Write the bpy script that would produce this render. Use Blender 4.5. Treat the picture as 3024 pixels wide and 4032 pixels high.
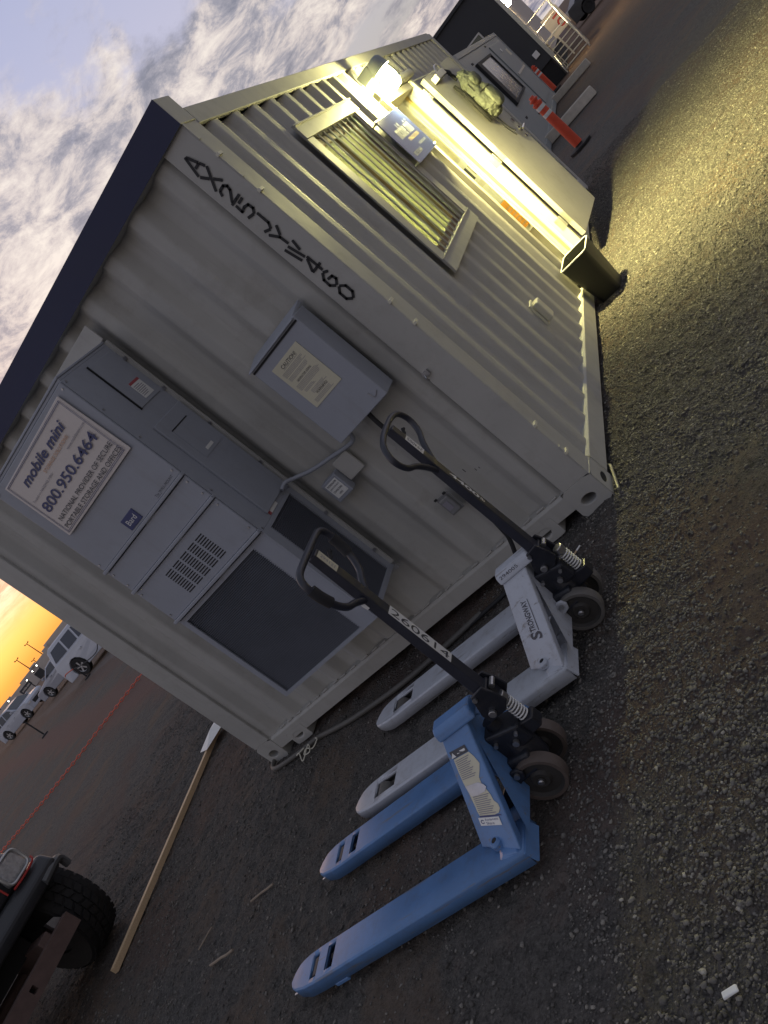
import bpy, bmesh, math, random
import numpy as np
from mathutils import Vector, Matrix

random.seed(7)
rng = np.random.default_rng(11)
sc = bpy.context.scene
for o in list(bpy.data.objects):
    bpy.data.objects.remove(o)
col = sc.collection

# ---------------------------------------------------------------- camera
cam_d = bpy.data.cameras.new("camera")
cam = bpy.data.objects.new("camera", cam_d)
col.objects.link(cam)
cam.matrix_world = Matrix(((0.6095739727, 0.5937343050, 0.5252610273, 1.31715),
                           (0.1904038384, 0.5335426435, -0.8240622707, -3.45837),
                           (-0.7695231966, 0.6023386279, 0.2121844181, 1.61768),
                           (0, 0, 0, 1)))
cam_d.sensor_fit = 'VERTICAL'
cam_d.sensor_height = 36.0
cam_d.lens = 28.41
cam_d.clip_start = 0.05
cam_d.clip_end = 3000
sc.camera = cam

# ---------------------------------------------------------------- view
sc.view_settings.view_transform = 'Standard'
sc.view_settings.look = 'None'
sc.view_settings.exposure = 0.0
sc.view_settings.gamma = 1.0
sc.view_settings.use_curve_mapping = False

# ---------------------------------------------------------------- world: dusk sky
SUN_AZ = math.radians(-60)          # from +Y towards -X
SUN_EL = math.radians(3)
w = bpy.data.worlds.new("World")
sc.world = w
w.use_nodes = True
nt = w.node_tree
N = nt.nodes
LK = nt.links
N.clear()


def nd(t, **kw):
    n = N.new(t)
    for k, v in kw.items():
        setattr(n, k, v)
    return n


def mth(op, a, b=None, c=None, clamp=False):
    n = nd('ShaderNodeMath', operation=op, use_clamp=clamp)
    for i, v in enumerate((a, b, c)):
        if v is None:
            continue
        if isinstance(v, (int, float)):
            n.inputs[i].default_value = v
        else:
            LK.new(v, n.inputs[i])
    return n.outputs[0]


def ramp(fac, stops, interp='LINEAR'):
    n = nd('ShaderNodeValToRGB')
    n.color_ramp.interpolation = interp
    e = n.color_ramp.elements
    while len(e) < len(stops):
        e.new(0.5)
    for i, (p, c) in enumerate(stops):
        e[i].position = p
        e[i].color = (*c, 1) if len(c) == 3 else c
    LK.new(fac, n.inputs[0])
    return n.outputs[0]


def mixc(f, a, b, mode='MIX'):
    n = nd('ShaderNodeMix', data_type='RGBA', blend_type=mode)
    for i, v in ((0, f), (6, a), (7, b)):
        if isinstance(v, (int, float)):
            n.inputs[i].default_value = v
        elif isinstance(v, tuple):
            n.inputs[i].default_value = (*v, 1)
        else:
            LK.new(v, n.inputs[i])
    return n.outputs[2]


tc = nd('ShaderNodeTexCoord').outputs['Generated']
sep = nd('ShaderNodeSeparateXYZ')
LK.new(tc, sep.inputs[0])
zz = sep.outputs[2]
zc = mth('MAXIMUM', zz, 0.0)
# Nishita glow near the horizon
sky = nd('ShaderNodeTexSky', sky_type='NISHITA', sun_disc=False)
sky.sun_elevation = SUN_EL
sky.sun_rotation = SUN_AZ
sky.air_density = 1.4
sky.dust_density = 3.0
# clear-sky gradient of the dusk
base = ramp(zc, [(0.0, (0.50, 0.475, 0.44)), (0.10, (0.52, 0.50, 0.50)), (0.25, (0.57, 0.56, 0.73)),
                 (0.42, (0.44, 0.47, 0.70)), (1.0, (0.385, 0.40, 0.43))])
# azimuth relative to sunset
dot = nd('ShaderNodeVectorMath', operation='DOT_PRODUCT')
LK.new(tc, dot.inputs[0])
dot.inputs[1].default_value = (math.sin(SUN_AZ), math.cos(SUN_AZ), 0.0)
sd = dot.outputs['Value']
west = mth('MULTIPLY_ADD', sd, 0.22, 0.84)             # darker towards the east
# clouds: noise on a plane high above
den = mth('ADD', zc, 0.16)
cx = mth('DIVIDE', sep.outputs[0], den)
cy = mth('DIVIDE', sep.outputs[1], den)
cmb = nd('ShaderNodeCombineXYZ')
LK.new(cx, cmb.inputs[0])
LK.new(cy, cmb.inputs[1])


def noise(vec, scale, detail, rough, dist=0.0, off=(0, 0, 0)):
    mp = nd('ShaderNodeMapping')
    mp.inputs['Location'].default_value = off
    mp.inputs['Rotation'].default_value = (0, 0, 0.5)
    mp.inputs['Scale'].default_value = (1.0, 0.85, 1.0)
    LK.new(vec, mp.inputs[0])
    n = nd('ShaderNodeTexNoise')
    n.inputs['Scale'].default_value = scale
    n.inputs['Detail'].default_value = detail
    n.inputs['Roughness'].default_value = rough
    n.inputs['Distortion'].default_value = dist
    LK.new(mp.outputs[0], n.inputs['Vector'])
    return n.outputs[0]


n1 = noise(cmb.outputs[0], 1.25, 10, 0.60, 0.12, (3.1, 1.7, 0))
n2 = noise(cmb.outputs[0], 5.6, 11, 0.70, 0.35, (0.4, 7.3, 0))
n3 = noise(cmb.outputs[0], 0.55, 3, 0.5, 0.2, (9.0, 2.2, 0))
cov = mth('ADD', mth('MULTIPLY', n1, 0.75), mth('MULTIPLY', n3, 0.45))
# thinner cover high up, streaky cover low down
cov = mth('SUBTRACT', cov, mth('MULTIPLY', mth('MAXIMUM', mth('SUBTRACT', zc, 0.28), 0.0), 0.9))
mask = ramp(cov, [(0.465, (0, 0, 0)), (0.54, (1, 1, 1))], 'EASE')
tone = mth('ADD', mth('MULTIPLY', n2, 0.82), mth('MULTIPLY', n1, 0.18))
cloud = ramp(tone, [(0.38, (0.21, 0.22, 0.31)), (0.45, (0.36, 0.35, 0.43)), (0.52, (0.66, 0.59, 0.60)),
                    (0.62, (0.92, 0.83, 0.78))])
skyc = mixc(mask, base, cloud)
skyc = mixc(1.0, skyc, west, 'MULTIPLY')
# band of orange afterglow low in the west, a purple grey bank above it
glow_el = ramp(mth('MULTIPLY', zc, 4.0), [(0.0, (1.0, 1.0, 1.0)), (0.15, (1, 1, 1)), (0.36, (0, 0, 0))], 'EASE')
glow_az = ramp(sd, [(0.72, (0, 0, 0)), (0.95, (1, 1, 1))], 'EASE')
glow_f = mth('MULTIPLY', glow_el, glow_az)
glow_c = ramp(mth('MULTIPLY', zc, 4.0), [(0.0, (0.80, 0.36, 0.10)), (0.06, (0.84, 0.42, 0.11)), (0.15, (0.88, 0.60, 0.22)),
                                        (0.34, (0.74, 0.63, 0.45))])
skyc = mixc(glow_f, skyc, glow_c)
add = mixc(0.045, skyc, sky.outputs[0], 'ADD')
bg = nd('ShaderNodeBackground')
LK.new(add, bg.inputs[0])
bg.inputs[1].default_value = 0.92
wo = nd('ShaderNodeOutputWorld')
LK.new(bg.outputs[0], wo.inputs[0])

# very weak last light of the sun
sl = bpy.data.lights.new("sun", 'SUN')
sl.energy = 0.12
sl.angle = math.radians(15)
sl.color = (1.0, 0.62, 0.35)
so = bpy.data.objects.new("sun", sl)
sdir = Vector((math.sin(SUN_AZ) * math.cos(SUN_EL), math.cos(SUN_AZ) * math.cos(SUN_EL), math.sin(SUN_EL)))
so.rotation_euler = sdir.to_track_quat('Z', 'Y').to_euler()
so.location = (0, 0, 20)
col.objects.link(so)


# ---------------------------------------------------------------- materials
def new_mat(name):
    m = bpy.data.materials.new(name)
    m.use_nodes = True
    return m, m.node_tree, m.node_tree.nodes['Principled BSDF']


def mat(name, color, rough=0.6, metal=0.0, var=0.12, nscale=6.0, bump=0.0, bscale=60.0, dirt=None, dirt_amt=0.0,
        emis=None, estr=0.0, stretch=None, spec=0.5, worn=None, streak=None):
    m, t, b = new_mat(name)
    L = t.links
    tcn = t.nodes.new('ShaderNodeTexCoord')
    src = tcn.outputs['Object']
    if stretch:
        mp = t.nodes.new('ShaderNodeMapping')
        mp.inputs['Scale'].default_value = stretch
        L.new(src, mp.inputs[0])
        src = mp.outputs[0]
    n = t.nodes.new('ShaderNodeTexNoise')
    n.inputs['Scale'].default_value = nscale
    n.inputs['Detail'].default_value = 6
    n.inputs['Roughness'].default_value = 0.65
    L.new(src, n.inputs['Vector'])
    mr = t.nodes.new('ShaderNodeMapRange')
    mr.inputs[1].default_value = 0.3
    mr.inputs[2].default_value = 0.7
    mr.inputs[3].default_value = 1 - var
    mr.inputs[4].default_value = 1 + var
    L.new(n.outputs[0], mr.inputs[0])
    mx = t.nodes.new('ShaderNodeMix')
    mx.data_type = 'RGBA'
    mx.blend_type = 'MULTIPLY'
    mx.inputs[0].default_value = 1
    mx.inputs[6].default_value = (*color, 1)
    L.new(mr.outputs[0], mx.inputs[7])
    out = mx.outputs[2]
    if dirt:
        n2_ = t.nodes.new('ShaderNodeTexNoise')
        n2_.inputs['Scale'].default_value = nscale * 2.3
        n2_.inputs['Detail'].default_value = 8
        n2_.inputs['Roughness'].default_value = 0.75
        L.new(src, n2_.inputs['Vector'])
        r2 = t.nodes.new('ShaderNodeMapRange')
        r2.inputs[1].default_value = 0.52
        r2.inputs[2].default_value = 0.72
        r2.inputs[3].default_value = 0
        r2.inputs[4].default_value = dirt_amt
        L.new(n2_.outputs[0], r2.inputs[0])
        m2 = t.nodes.new('ShaderNodeMix')
        m2.data_type = 'RGBA'
        L.new(r2.outputs[0], m2.inputs[0])
        L.new(out, m2.inputs[6])
        m2.inputs[7].default_value = (*dirt, 1)
        out = m2.outputs[2]
    for kind_, colr, scl, lo, hi, amt in ([('w', worn, (2.5, 38, 38), 0.60, 0.66, 0.75), ('w', worn, (55, 55, 55), 0.66, 0.70, 0.8)] if worn else []) + \
            ([('s', streak, (9, 9, 0.7), 0.56, 0.74, 0.42), ('s', streak, (26, 26, 1.6), 0.62, 0.70, 0.35)] if streak else []):
        mp_ = t.nodes.new('ShaderNodeMapping')
        mp_.inputs['Scale'].default_value = scl
        L.new(tcn.outputs['Object'], mp_.inputs[0])
        nn_ = t.nodes.new('ShaderNodeTexNoise')
        nn_.inputs['Scale'].default_value = 1.0
        nn_.inputs['Detail'].default_value = 5
        nn_.inputs['Roughness'].default_value = 0.7
        L.new(mp_.outputs[0], nn_.inputs['Vector'])
        rr2 = t.nodes.new('ShaderNodeMapRange')
        rr2.inputs[1].default_value = lo
        rr2.inputs[2].default_value = hi
        rr2.inputs[3].default_value = 0
        rr2.inputs[4].default_value = amt
        L.new(nn_.outputs[0], rr2.inputs[0])
        m3 = t.nodes.new('ShaderNodeMix')
        m3.data_type = 'RGBA'
        L.new(rr2.outputs[0], m3.inputs[0])
        L.new(out, m3.inputs[6])
        m3.inputs[7].default_value = (*colr, 1)
        out = m3.outputs[2]
    L.new(out, b.inputs['Base Color'])
    r3 = t.nodes.new('ShaderNodeMapRange')
    r3.inputs[3].default_value = max(0, rough - 0.09)
    r3.inputs[4].default_value = min(1, rough + 0.09)
    L.new(n.outputs[0], r3.inputs[0])
    L.new(r3.outputs[0], b.inputs['Roughness'])
    b.inputs['Metallic'].default_value = metal
    b.inputs['Specular IOR Level'].default_value = spec
    if bump:
        nb = t.nodes.new('ShaderNodeTexNoise')
        nb.inputs['Scale'].default_value = bscale
        nb.inputs['Detail'].default_value = 4
        L.new(src, nb.inputs['Vector'])
        bn = t.nodes.new('ShaderNodeBump')
        bn.inputs['Strength'].default_value = bump
        bn.inputs['Distance'].default_value = 0.01
        L.new(nb.outputs[0], bn.inputs['Height'])
        L.new(bn.outputs[0], b.inputs['Normal'])
    if emis:
        b.inputs['Emission Color'].default_value = (*emis, 1)
        b.inputs['Emission Strength'].default_value = estr
    return m


M = {}
M['cpaint'] = mat('beige container paint', (0.405, 0.398, 0.372), 0.62, 0, 0.07, 2.2, 0.12, 9, (0.20, 0.17, 0.13), 0.28, spec=0.3, streak=(0.31, 0.295, 0.27))
M['navy'] = mat('navy paint', (0.016, 0.020, 0.062), 0.6, 0, 0.08, 3)
M['black_paint'] = mat('black stencil paint', (0.014, 0.014, 0.016), 0.6)
M['hvac'] = mat('grey unit paint', (0.295, 0.312, 0.355), 0.5, 0, 0.05, 3, 0.04, 30, (0.22, 0.22, 0.22), 0.3, streak=(0.24, 0.24, 0.24))
M['hvac_side'] = M['hvac']
M['coil'] = mat('coil grille', (0.17, 0.18, 0.21), 0.55, 0.3, 0.1, 5)
M['dark'] = mat('black opening shade', (0.012, 0.012, 0.014), 0.8)  # near-black painted in for the shade inside holes, slots and gaps
M['sign_white'] = mat('white sign face', (0.60, 0.55, 0.52), 0.35, 0, 0.04)
M['ink_navy'] = mat('navy lettering', (0.03, 0.04, 0.14), 0.4)
M['ink_grey'] = mat('grey lettering', (0.22, 0.21, 0.24), 0.5)
M['ink_orange'] = mat('faded orange lettering', (0.55, 0.33, 0.20), 0.5)
M['ink_dark'] = mat('dark grey lettering', (0.05, 0.05, 0.06), 0.5)
M['cream'] = mat('cream label', (0.56, 0.53, 0.40), 0.5, 0, 0.05)
M['label'] = mat('white label', (0.68, 0.68, 0.66), 0.45, 0, 0.05)
M['red_label'] = mat('red label', (0.35, 0.07, 0.08), 0.5)
M['gal'] = mat('galvanised steel', (0.48, 0.48, 0.47), 0.38, 0.7, 0.12, 14)
M['steel'] = mat('worn steel', (0.42, 0.42, 0.43), 0.35, 0.9, 0.15, 20)
M['rubber'] = mat('black rubber', (0.018, 0.018, 0.02), 0.75, 0, 0.2, 10, 0.1, 60)
M['blue_jack'] = mat('blue jack paint', (0.10, 0.205, 0.415), 0.42, 0, 0.10, 7, 0.03, 40, (0.10, 0.12, 0.17), 0.5, worn=(0.17, 0.16, 0.155))
M['white_jack'] = mat('white jack paint', (0.44, 0.465, 0.515), 0.46, 0, 0.07, 7, 0.03, 40, (0.25, 0.23, 0.22), 0.5, worn=(0.20, 0.18, 0.165))
M['black_jack'] = mat('black pump paint', (0.018, 0.020, 0.028), 0.38, 0.1, 0.2, 12, 0.15, 50, (0.06, 0.05, 0.045), 0.4)
M['shaft'] = mat('black handle paint', (0.028, 0.030, 0.042), 0.38, 0, 0.15, 12)
M['wheel_rim'] = mat('dusty wheel hub', (0.036, 0.033, 0.030), 0.7, 0, 0.2, 12, 0.2, 60)
M['wheel_tan'] = mat('tan polyurethane tread', (0.092, 0.072, 0.062), 0.65, 0, 0.15, 12, 0.1, 70, (0.09, 0.07, 0.06), 0.5)
M['wheel_grey'] = mat('grey polyurethane tread', (0.115, 0.108, 0.10), 0.65, 0, 0.15, 12, 0.1, 70, (0.09, 0.07, 0.06), 0.5)
M['bin'] = mat('black bin plastic', (0.009, 0.010, 0.008), 0.55, 0, 0.12, 8)
M['bin_rim'] = mat('pale bin rim', (0.62, 0.62, 0.58), 0.4)  # rim coloured far paler than the bin wall
M['lumber'] = mat('pale lumber', (0.56, 0.41, 0.25), 0.7, 0, 0.18, 9, 0.2, 40, (0.28, 0.18, 0.10), 0.4, stretch=(1, 14, 14))
M['paper'] = mat('white paper', (0.75, 0.75, 0.73), 0.7)
M['hose'] = mat('dusty hose', (0.10, 0.095, 0.085), 0.6)
M['twine'] = mat('pale twine', (0.62, 0.60, 0.50), 0.8)
M['chain'] = mat('orange plastic chain', (0.62, 0.11, 0.06), 0.5)
M['orange'] = mat('orange plastic', (0.60, 0.065, 0.025), 0.45, 0, 0.1, 5, 0, 10, (0.2, 0.05, 0.04), 0.3)
M['reflect'] = mat('silver sleeve', (0.60, 0.60, 0.58), 0.4)
M['conc'] = mat('concrete', (0.46, 0.42, 0.36), 0.9, 0, 0.15, 8, 0.4, 40)
M['grey_cont'] = mat('grey container paint', (0.24, 0.265, 0.275), 0.55, 0, 0.06, 1.5, 0.1, 8, (0.15, 0.14, 0.13), 0.25)
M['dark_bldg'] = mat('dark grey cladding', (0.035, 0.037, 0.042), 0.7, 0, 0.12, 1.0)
M['skirt'] = mat('black skirting', (0.010, 0.010, 0.011), 0.9)
M['alu'] = mat('aluminium stair', (0.55, 0.54, 0.52), 0.35, 0.75, 0.12, 8)
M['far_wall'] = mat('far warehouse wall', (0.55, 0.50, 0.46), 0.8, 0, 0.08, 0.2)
M['car_white'] = mat('white car paint', (0.52, 0.55, 0.62), 0.22, 0, 0.03, 2, spec=0.6)
M['car_silver'] = mat('silver car paint', (0.34, 0.36, 0.42), 0.25, 0.3, 0.03, 2)
M['car_grey'] = mat('pale grey car paint', (0.40, 0.43, 0.50), 0.25, 0.1, 0.03, 2)
M['car_glass'] = mat('car glass', (0.035, 0.042, 0.05), 0.08, 0, 0.03)
M['tyre'] = mat('tyre rubber', (0.016, 0.016, 0.017), 0.8, 0, 0.2, 15, 0.2, 50, (0.045, 0.038, 0.033), 0.5)
M['rim'] = mat('alloy rim', (0.50, 0.51, 0.53), 0.3, 0.7)
M['truck'] = mat('dark charcoal truck paint', (0.035, 0.037, 0.042), 0.4, 0, 0.1, 4)
M['flare'] = mat('weathered grey plastic', (0.11, 0.115, 0.12), 0.55, 0, 0.15, 6)
M['red_trim'] = mat('red trim', (0.42, 0.035, 0.03), 0.4)
M['rust'] = mat('rusty primer steel', (0.115, 0.075, 0.065), 0.8, 0, 0.2, 9, 0.3, 60)
M['lens'] = mat('headlamp lens', (0.55, 0.56, 0.58), 0.12, 0.6, 0.3, 22, 0.3, 40)
M['chrome'] = mat('chrome', (0.7, 0.7, 0.7), 0.15, 1.0)
M['int_white'] = mat('interior panel', (0.62, 0.60, 0.55), 0.7)
M['int_floor'] = mat('interior floor', (0.2, 0.18, 0.15), 0.6)
M['seal'] = mat('ochre weather seal', (0.55, 0.42, 0.16), 0.6)
M['frame_light'] = mat('cream door frame', (0.58, 0.56, 0.46), 0.45, 0, 0.05)
M['notice_orange'] = mat('orange notice', (0.75, 0.33, 0.05), 0.6)
M['dim_pane'] = mat('mottled grey pane', (0.20, 0.21, 0.23), 0.22, 0, 0.3, 3, 0.1, 6)  # mottled grey colour stands in for reflecting glass
M['pack'] = mat('sage backpack fabric', (0.115, 0.125, 0.105), 0.95, 0, 0.2, 20, 0.6, 40, spec=0.1)
M['strap'] = mat('black webbing', (0.015, 0.015, 0.016), 0.9)
M['sign_blue'] = mat('glossy blue sign', (0.035, 0.05, 0.17), 0.16, 0, 0.05)
M['glass'] = mat('window glass', (0.10, 0.11, 0.08), 0.05, 0, 0.02)
M['blind'], _t, _b = new_mat('pale vertical blind')
_b.inputs['Base Color'].default_value = (0.60, 0.58, 0.42, 1)
_tr = _t.nodes.new('ShaderNodeBsdfTranslucent')
_tr.inputs[0].default_value = (0.75, 0.72, 0.45, 1)
_mx = _t.nodes.new('ShaderNodeMixShader')
_mx.inputs[0].default_value = 0.55
_t.links.new(_b.outputs[0], _mx.inputs[1])
_t.links.new(_tr.outputs[0], _mx.inputs[2])
_t.links.new(_mx.outputs[0], _t.nodes['Material Output'].inputs[0])
M['brown_wood'] = mat('brown window frame', (0.16, 0.10, 0.06), 0.6)
M['wood_stick'] = mat('grey stick', (0.26, 0.21, 0.16), 0.9)
M['clear'] = mat('clouded cover plastic', (0.20, 0.20, 0.20), 0.25)
M['brass'] = mat('dull pin steel', (0.22, 0.21, 0.17), 0.5, 0.3)


def emat(name, c, s):
    m, t, b = new_mat(name)
    b.inputs['Base Color'].default_value = (*c, 1)
    b.inputs['Emission Color'].default_value = (*c, 1)
    b.inputs['Emission Strength'].default_value = s
    return m


M['lamp_glow'] = emat('wall lamp glow', (1.0, 0.92, 0.36), 1350.0)
M['tube_glow'] = emat('ceiling tube glow', (1.0, 0.95, 0.42), 200.0)
M['far_glow'] = emat('flood lamp glow', (1.0, 0.78, 0.42), 500.0)
M['pole_glow'] = emat('pole lamp glow', (1.0, 0.95, 0.80), 25.0)


# ---------------------------------------------------------------- mesh helpers
class MB:
    def __init__(s):
        s.v = []
        s.f = []

    def add(s, vs, fs):
        o = len(s.v)
        s.v += [tuple(float(c) for c in v) for v in vs]
        s.f += [tuple(i + o for i in f) for f in fs]
        return s

    def box(s, x0, x1, y0, y1, z0, z1):
        x0, x1 = sorted((x0, x1)); y0, y1 = sorted((y0, y1)); z0, z1 = sorted((z0, z1))
        return s.add([(x0, y0, z0), (x1, y0, z0), (x1, y1, z0), (x0, y1, z0), (x0, y0, z1), (x1, y0, z1), (x1, y1, z1), (x0, y1, z1)],
                     [(0, 3, 2, 1), (4, 5, 6, 7), (0, 1, 5, 4), (1, 2, 6, 5), (2, 3, 7, 6), (3, 0, 4, 7)])

    def hexa(s, p):      # 8 points: bottom 4 ccw, top 4 ccw
        return s.add(p, [(0, 3, 2, 1), (4, 5, 6, 7), (0, 1, 5, 4), (1, 2, 6, 5), (2, 3, 7, 6), (3, 0, 4, 7)])

    def prism(s, poly, d):   # poly: 3d points, d: extrude vector
        n = len(poly)
        q = [tuple(a + b for a, b in zip(p, d)) for p in poly]
        return s.add(list(poly) + q, [tuple(range(n - 1, -1, -1)), tuple(range(n, 2 * n))] +
                     [(i, (i + 1) % n, n + (i + 1) % n, n + i) for i in range(n)])

    def tube(s, pts, r, n=8, closed=False, cap=True, rr=None):
        pts = [Vector(p) for p in pts]
        m = len(pts)
        rings = []
        up = None
        for i, p in enumerate(pts):
            if closed:
                d = pts[(i + 1) % m] - pts[i - 1]
            else:
                d = pts[min(i + 1, m - 1)] - pts[max(i - 1, 0)]
            d.normalize()
            if up is None:
                up = Vector((0, 0, 1)) if abs(d.z) < 0.9 else Vector((1, 0, 0))
            a = up - d * up.dot(d)
            a.normalize()
            b = d.cross(a)
            up = a
            rad = rr[i] if rr else r
            rings.append([p + a * math.cos(2 * math.pi * k / n) * rad + b * math.sin(2 * math.pi * k / n) * rad for k in range(n)])
        vs = [v for ring in rings for v in ring]
        fs = []
        for i in range(m if closed else m - 1):
            j = (i + 1) % m
            for k in range(n):
                fs.append((i * n + k, i * n + (k + 1) % n, j * n + (k + 1) % n, j * n + k))
        if cap and not closed:
            fs.append(tuple(range(n - 1, -1, -1)))
            fs.append(tuple((m - 1) * n + k for k in range(n)))
        return s.add(vs, fs)

    def cyl(s, p0, p1, r, n=16):
        return s.tube([p0, p1], r, n)

    def lathe(s, prof, c=(0, 0, 0), axis='Z', n=24, ring=False):   # prof: (radius, h)
        vs = []
        for (r, h) in prof:
            for k in range(n):
                a = 2 * math.pi * k / n
                p = (r * math.cos(a), r * math.sin(a), h)
                if axis == 'Y':
                    p = (p[0], p[2], p[1])
                elif axis == 'X':
                    p = (p[2], p[0], p[1])
                vs.append((p[0] + c[0], p[1] + c[1], p[2] + c[2]))
        m = len(prof)
        fs = [(i * n + k, i * n + (k + 1) % n, (i + 1) * n + (k + 1) % n, (i + 1) * n + k) for i in range(m - 1) for k in range(n)]
        if ring:
            fs += [((m - 1) * n + k, (m - 1) * n + (k + 1) % n, (k + 1) % n, k) for k in range(n)]
        else:
            fs += [tuple(range(n - 1, -1, -1)), tuple((m - 1) * n + k for k in range(n))]
        return s.add(vs, fs)

    def build(s, name, m, parent=None, bevel=0.0, smooth=False, loc=None, rot=None, recalc=True, seg=2):
        me = bpy.data.meshes.new(name)
        me.from_pydata(s.v, [], s.f)
        if recalc:
            b = bmesh.new()
            b.from_mesh(me)
            bmesh.ops.recalc_face_normals(b, faces=b.faces)
            b.to_mesh(me)
            b.free()
        if isinstance(m, str):
            m = M[m]
        me.materials.append(m)
        o = bpy.data.objects.new(name, me)
        col.objects.link(o)
        if parent:
            o.parent = parent
        if loc:
            o.location = loc
        if rot:
            o.rotation_euler = rot
        if bevel:
            md = o.modifiers.new('bevel', 'BEVEL')
            md.width = bevel
            md.segments = seg
            md.limit_method = 'ANGLE'
            md.angle_limit = math.radians(35)
        if smooth:
            me.shade_smooth()
            me.set_sharp_from_angle(angle=math.radians(40))
        return o


def tag(o, label, cat, group=None, kind=None):
    o['label'] = label
    o['category'] = cat
    if group:
        o['group'] = group
    if kind:
        o['kind'] = kind
    return o


def thing(name, label, cat, loc=(0, 0, 0), rotz=0.0, group=None):
    o = bpy.data.objects.new(name, None)
    o.empty_display_size = 0.1
    col.objects.link(o)
    o.location = loc
    o.rotation_euler = (0, 0, rotz)
    return tag(o, label, cat, group)


def struct(o):
    o['kind'] = 'structure'
    return o


def copy_tree(o, parent=None):
    c = o.copy()
    col.objects.link(c)
    c.parent = parent
    for ch in list(o.children):
        copy_tree(ch, c)
    return c


def text(name, s, m, parent, org, ux, uy, width, height, shear=0.0, bold=0.0, off=0.0):
    """flat lettering: org = lower left corner, ux = reading direction, uy = up, fitted to width x height"""
    cu = bpy.data.curves.new(name, 'FONT')
    cu.body = s
    cu.shear = shear
    cu.offset = bold
    cu.resolution_u = 3
    to = bpy.data.objects.new(name, cu)
    col.objects.link(to)
    dg = bpy.context.evaluated_depsgraph_get()
    me = bpy.data.meshes.new_from_object(to.evaluated_get(dg))
    bpy.data.objects.remove(to)
    me.name = name
    xs = [v.co.x for v in me.vertices]
    ys = [v.co.y for v in me.vertices]
    x0, x1, y0, y1 = min(xs), max(xs), min(ys), max(ys)
    ux, uy, org = Vector(ux).normalized(), Vector(uy).normalized(), Vector(org)
    nn = ux.cross(uy) * off
    for v in me.vertices:
        a = (v.co.x - x0) / (x1 - x0) * width
        b = (v.co.y - y0) / (y1 - y0) * height
        v.co = org + ux * a + uy * b + nn
    me.materials.clear()
    me.materials.append(M[m])
    o = bpy.data.objects.new(name, me)
    col.objects.link(o)
    o.parent = parent
    return o


def lines_mesh(mb, org, ux, uy, rows, h, off):
    """thin print bars: rows = list of (x0, x1, y)"""
    ux, uy, org = Vector(ux), Vector(uy), Vector(org)
    n = ux.cross(uy).normalized() * off
    for (a, b, y) in rows:
        p = [org + ux * a + uy * y + n, org + ux * b + uy * y + n, org + ux * b + uy * (y + h) + n, org + ux * a + uy * (y + h) + n]
        mb.add(p, [(0, 1, 2, 3)])
    return mb


def quad(mb, org, ux, uy, x0, x1, y0, y1, off):
    return lines_mesh(mb, org, ux, uy, [(x0, x1, y0)], y1 - y0, off)


def smooth_path(pts, n=6, closed=False):
    pts = [Vector(p) for p in pts]
    out = []
    m = len(pts)
    rngi = range(m) if closed else range(m - 1)
    for i in rngi:
        if closed:
            p0, p1, p2, p3 = pts[i - 1], pts[i], pts[(i + 1) % m], pts[(i + 2) % m]
        else:
            p0, p1, p2, p3 = pts[max(i - 1, 0)], pts[i], pts[i + 1], pts[min(i + 2, m - 1)]
        for k in range(n):
            t = k / n
            out.append(0.5 * ((2 * p1) + (-p0 + p2) * t + (2 * p0 - 5 * p1 + 4 * p2 - p3) * t * t + (-p0 + 3 * p1 - 3 * p2 + p3) * t ** 3))
    if not closed:
        out.append(pts[-1])
    return out


# ---------------------------------------------------------------- ground
def vnoise(x, y, s, seed):
    g = np.random.default_rng(seed).random((256, 256))
    u, v = x / s + 1000.0, y / s + 1000.0
    iu, iv = np.floor(u).astype(int), np.floor(v).astype(int)
    fu, fv = u - iu, v - iv
    fu, fv = fu * fu * (3 - 2 * fu), fv * fv * (3 - 2 * fv)
    a, b = g[iu % 256, iv % 256], g[(iu + 1) % 256, iv % 256]
    c, d = g[iu % 256, (iv + 1) % 256], g[(iu + 1) % 256, (iv + 1) % 256]
    return (a * (1 - fu) + b * fu) * (1 - fv) + (c * (1 - fu) + d * fu) * fv - 0.5


def ground_h(x, y):
    near = np.exp(-np.maximum(np.hypot(x, y) - 7, 0) / 6)
    h = vnoise(x, y, 0.9, 1) * 0.014 + vnoise(x, y, 0.23, 2) * 0.010 + vnoise(x, y, 0.075, 3) * 0.017 + vnoise(x, y, 0.038, 4) * 0.015
    return h * near - 0.014 + (1 - near) * vnoise(x, y, 2.5, 5) * 0.03


def axis_coords(a, b, step, far):
    c = list(np.arange(a, b, step))
    d, x = step, a
    lo = []
    while x > -far:
        d *= 1.09
        x -= d
        lo.append(x)
    d, x = step, c[-1]
    hi = []
    while x < far:
        d *= 1.09
        x += d
        hi.append(x)
    return np.array(lo[::-1] + c + hi)


gx = axis_coords(-5.6, 2.8, 0.022, 900)
gy = axis_coords(-2.9, 6.5, 0.022, 900)
GX, GY = np.meshgrid(gx, gy, indexing='ij')
GZ = ground_h(GX, GY)
me = bpy.data.meshes.new('ground')
nv = GX.size
me.vertices.add(nv)
me.vertices.foreach_set('co', np.stack([GX, GY, GZ], -1).astype(np.float32).ravel())
idx = np.arange(nv).reshape(GX.shape)
q = np.stack([idx[:-1, :-1], idx[1:, :-1], idx[1:, 1:], idx[:-1, 1:]], -1).reshape(-1, 4)
me.loops.add(q.size)
me.loops.foreach_set('vertex_index', q.ravel().astype(np.int32))
me.polygons.add(len(q))
me.polygons.foreach_set('loop_start', (np.arange(len(q)) * 4).astype(np.int32))
me.update()
me.shade_smooth()

gm, t, b = new_mat('gravelly soil')
L = t.links
g_tc = t.nodes.new('ShaderNodeTexCoord').outputs['Object']


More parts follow.
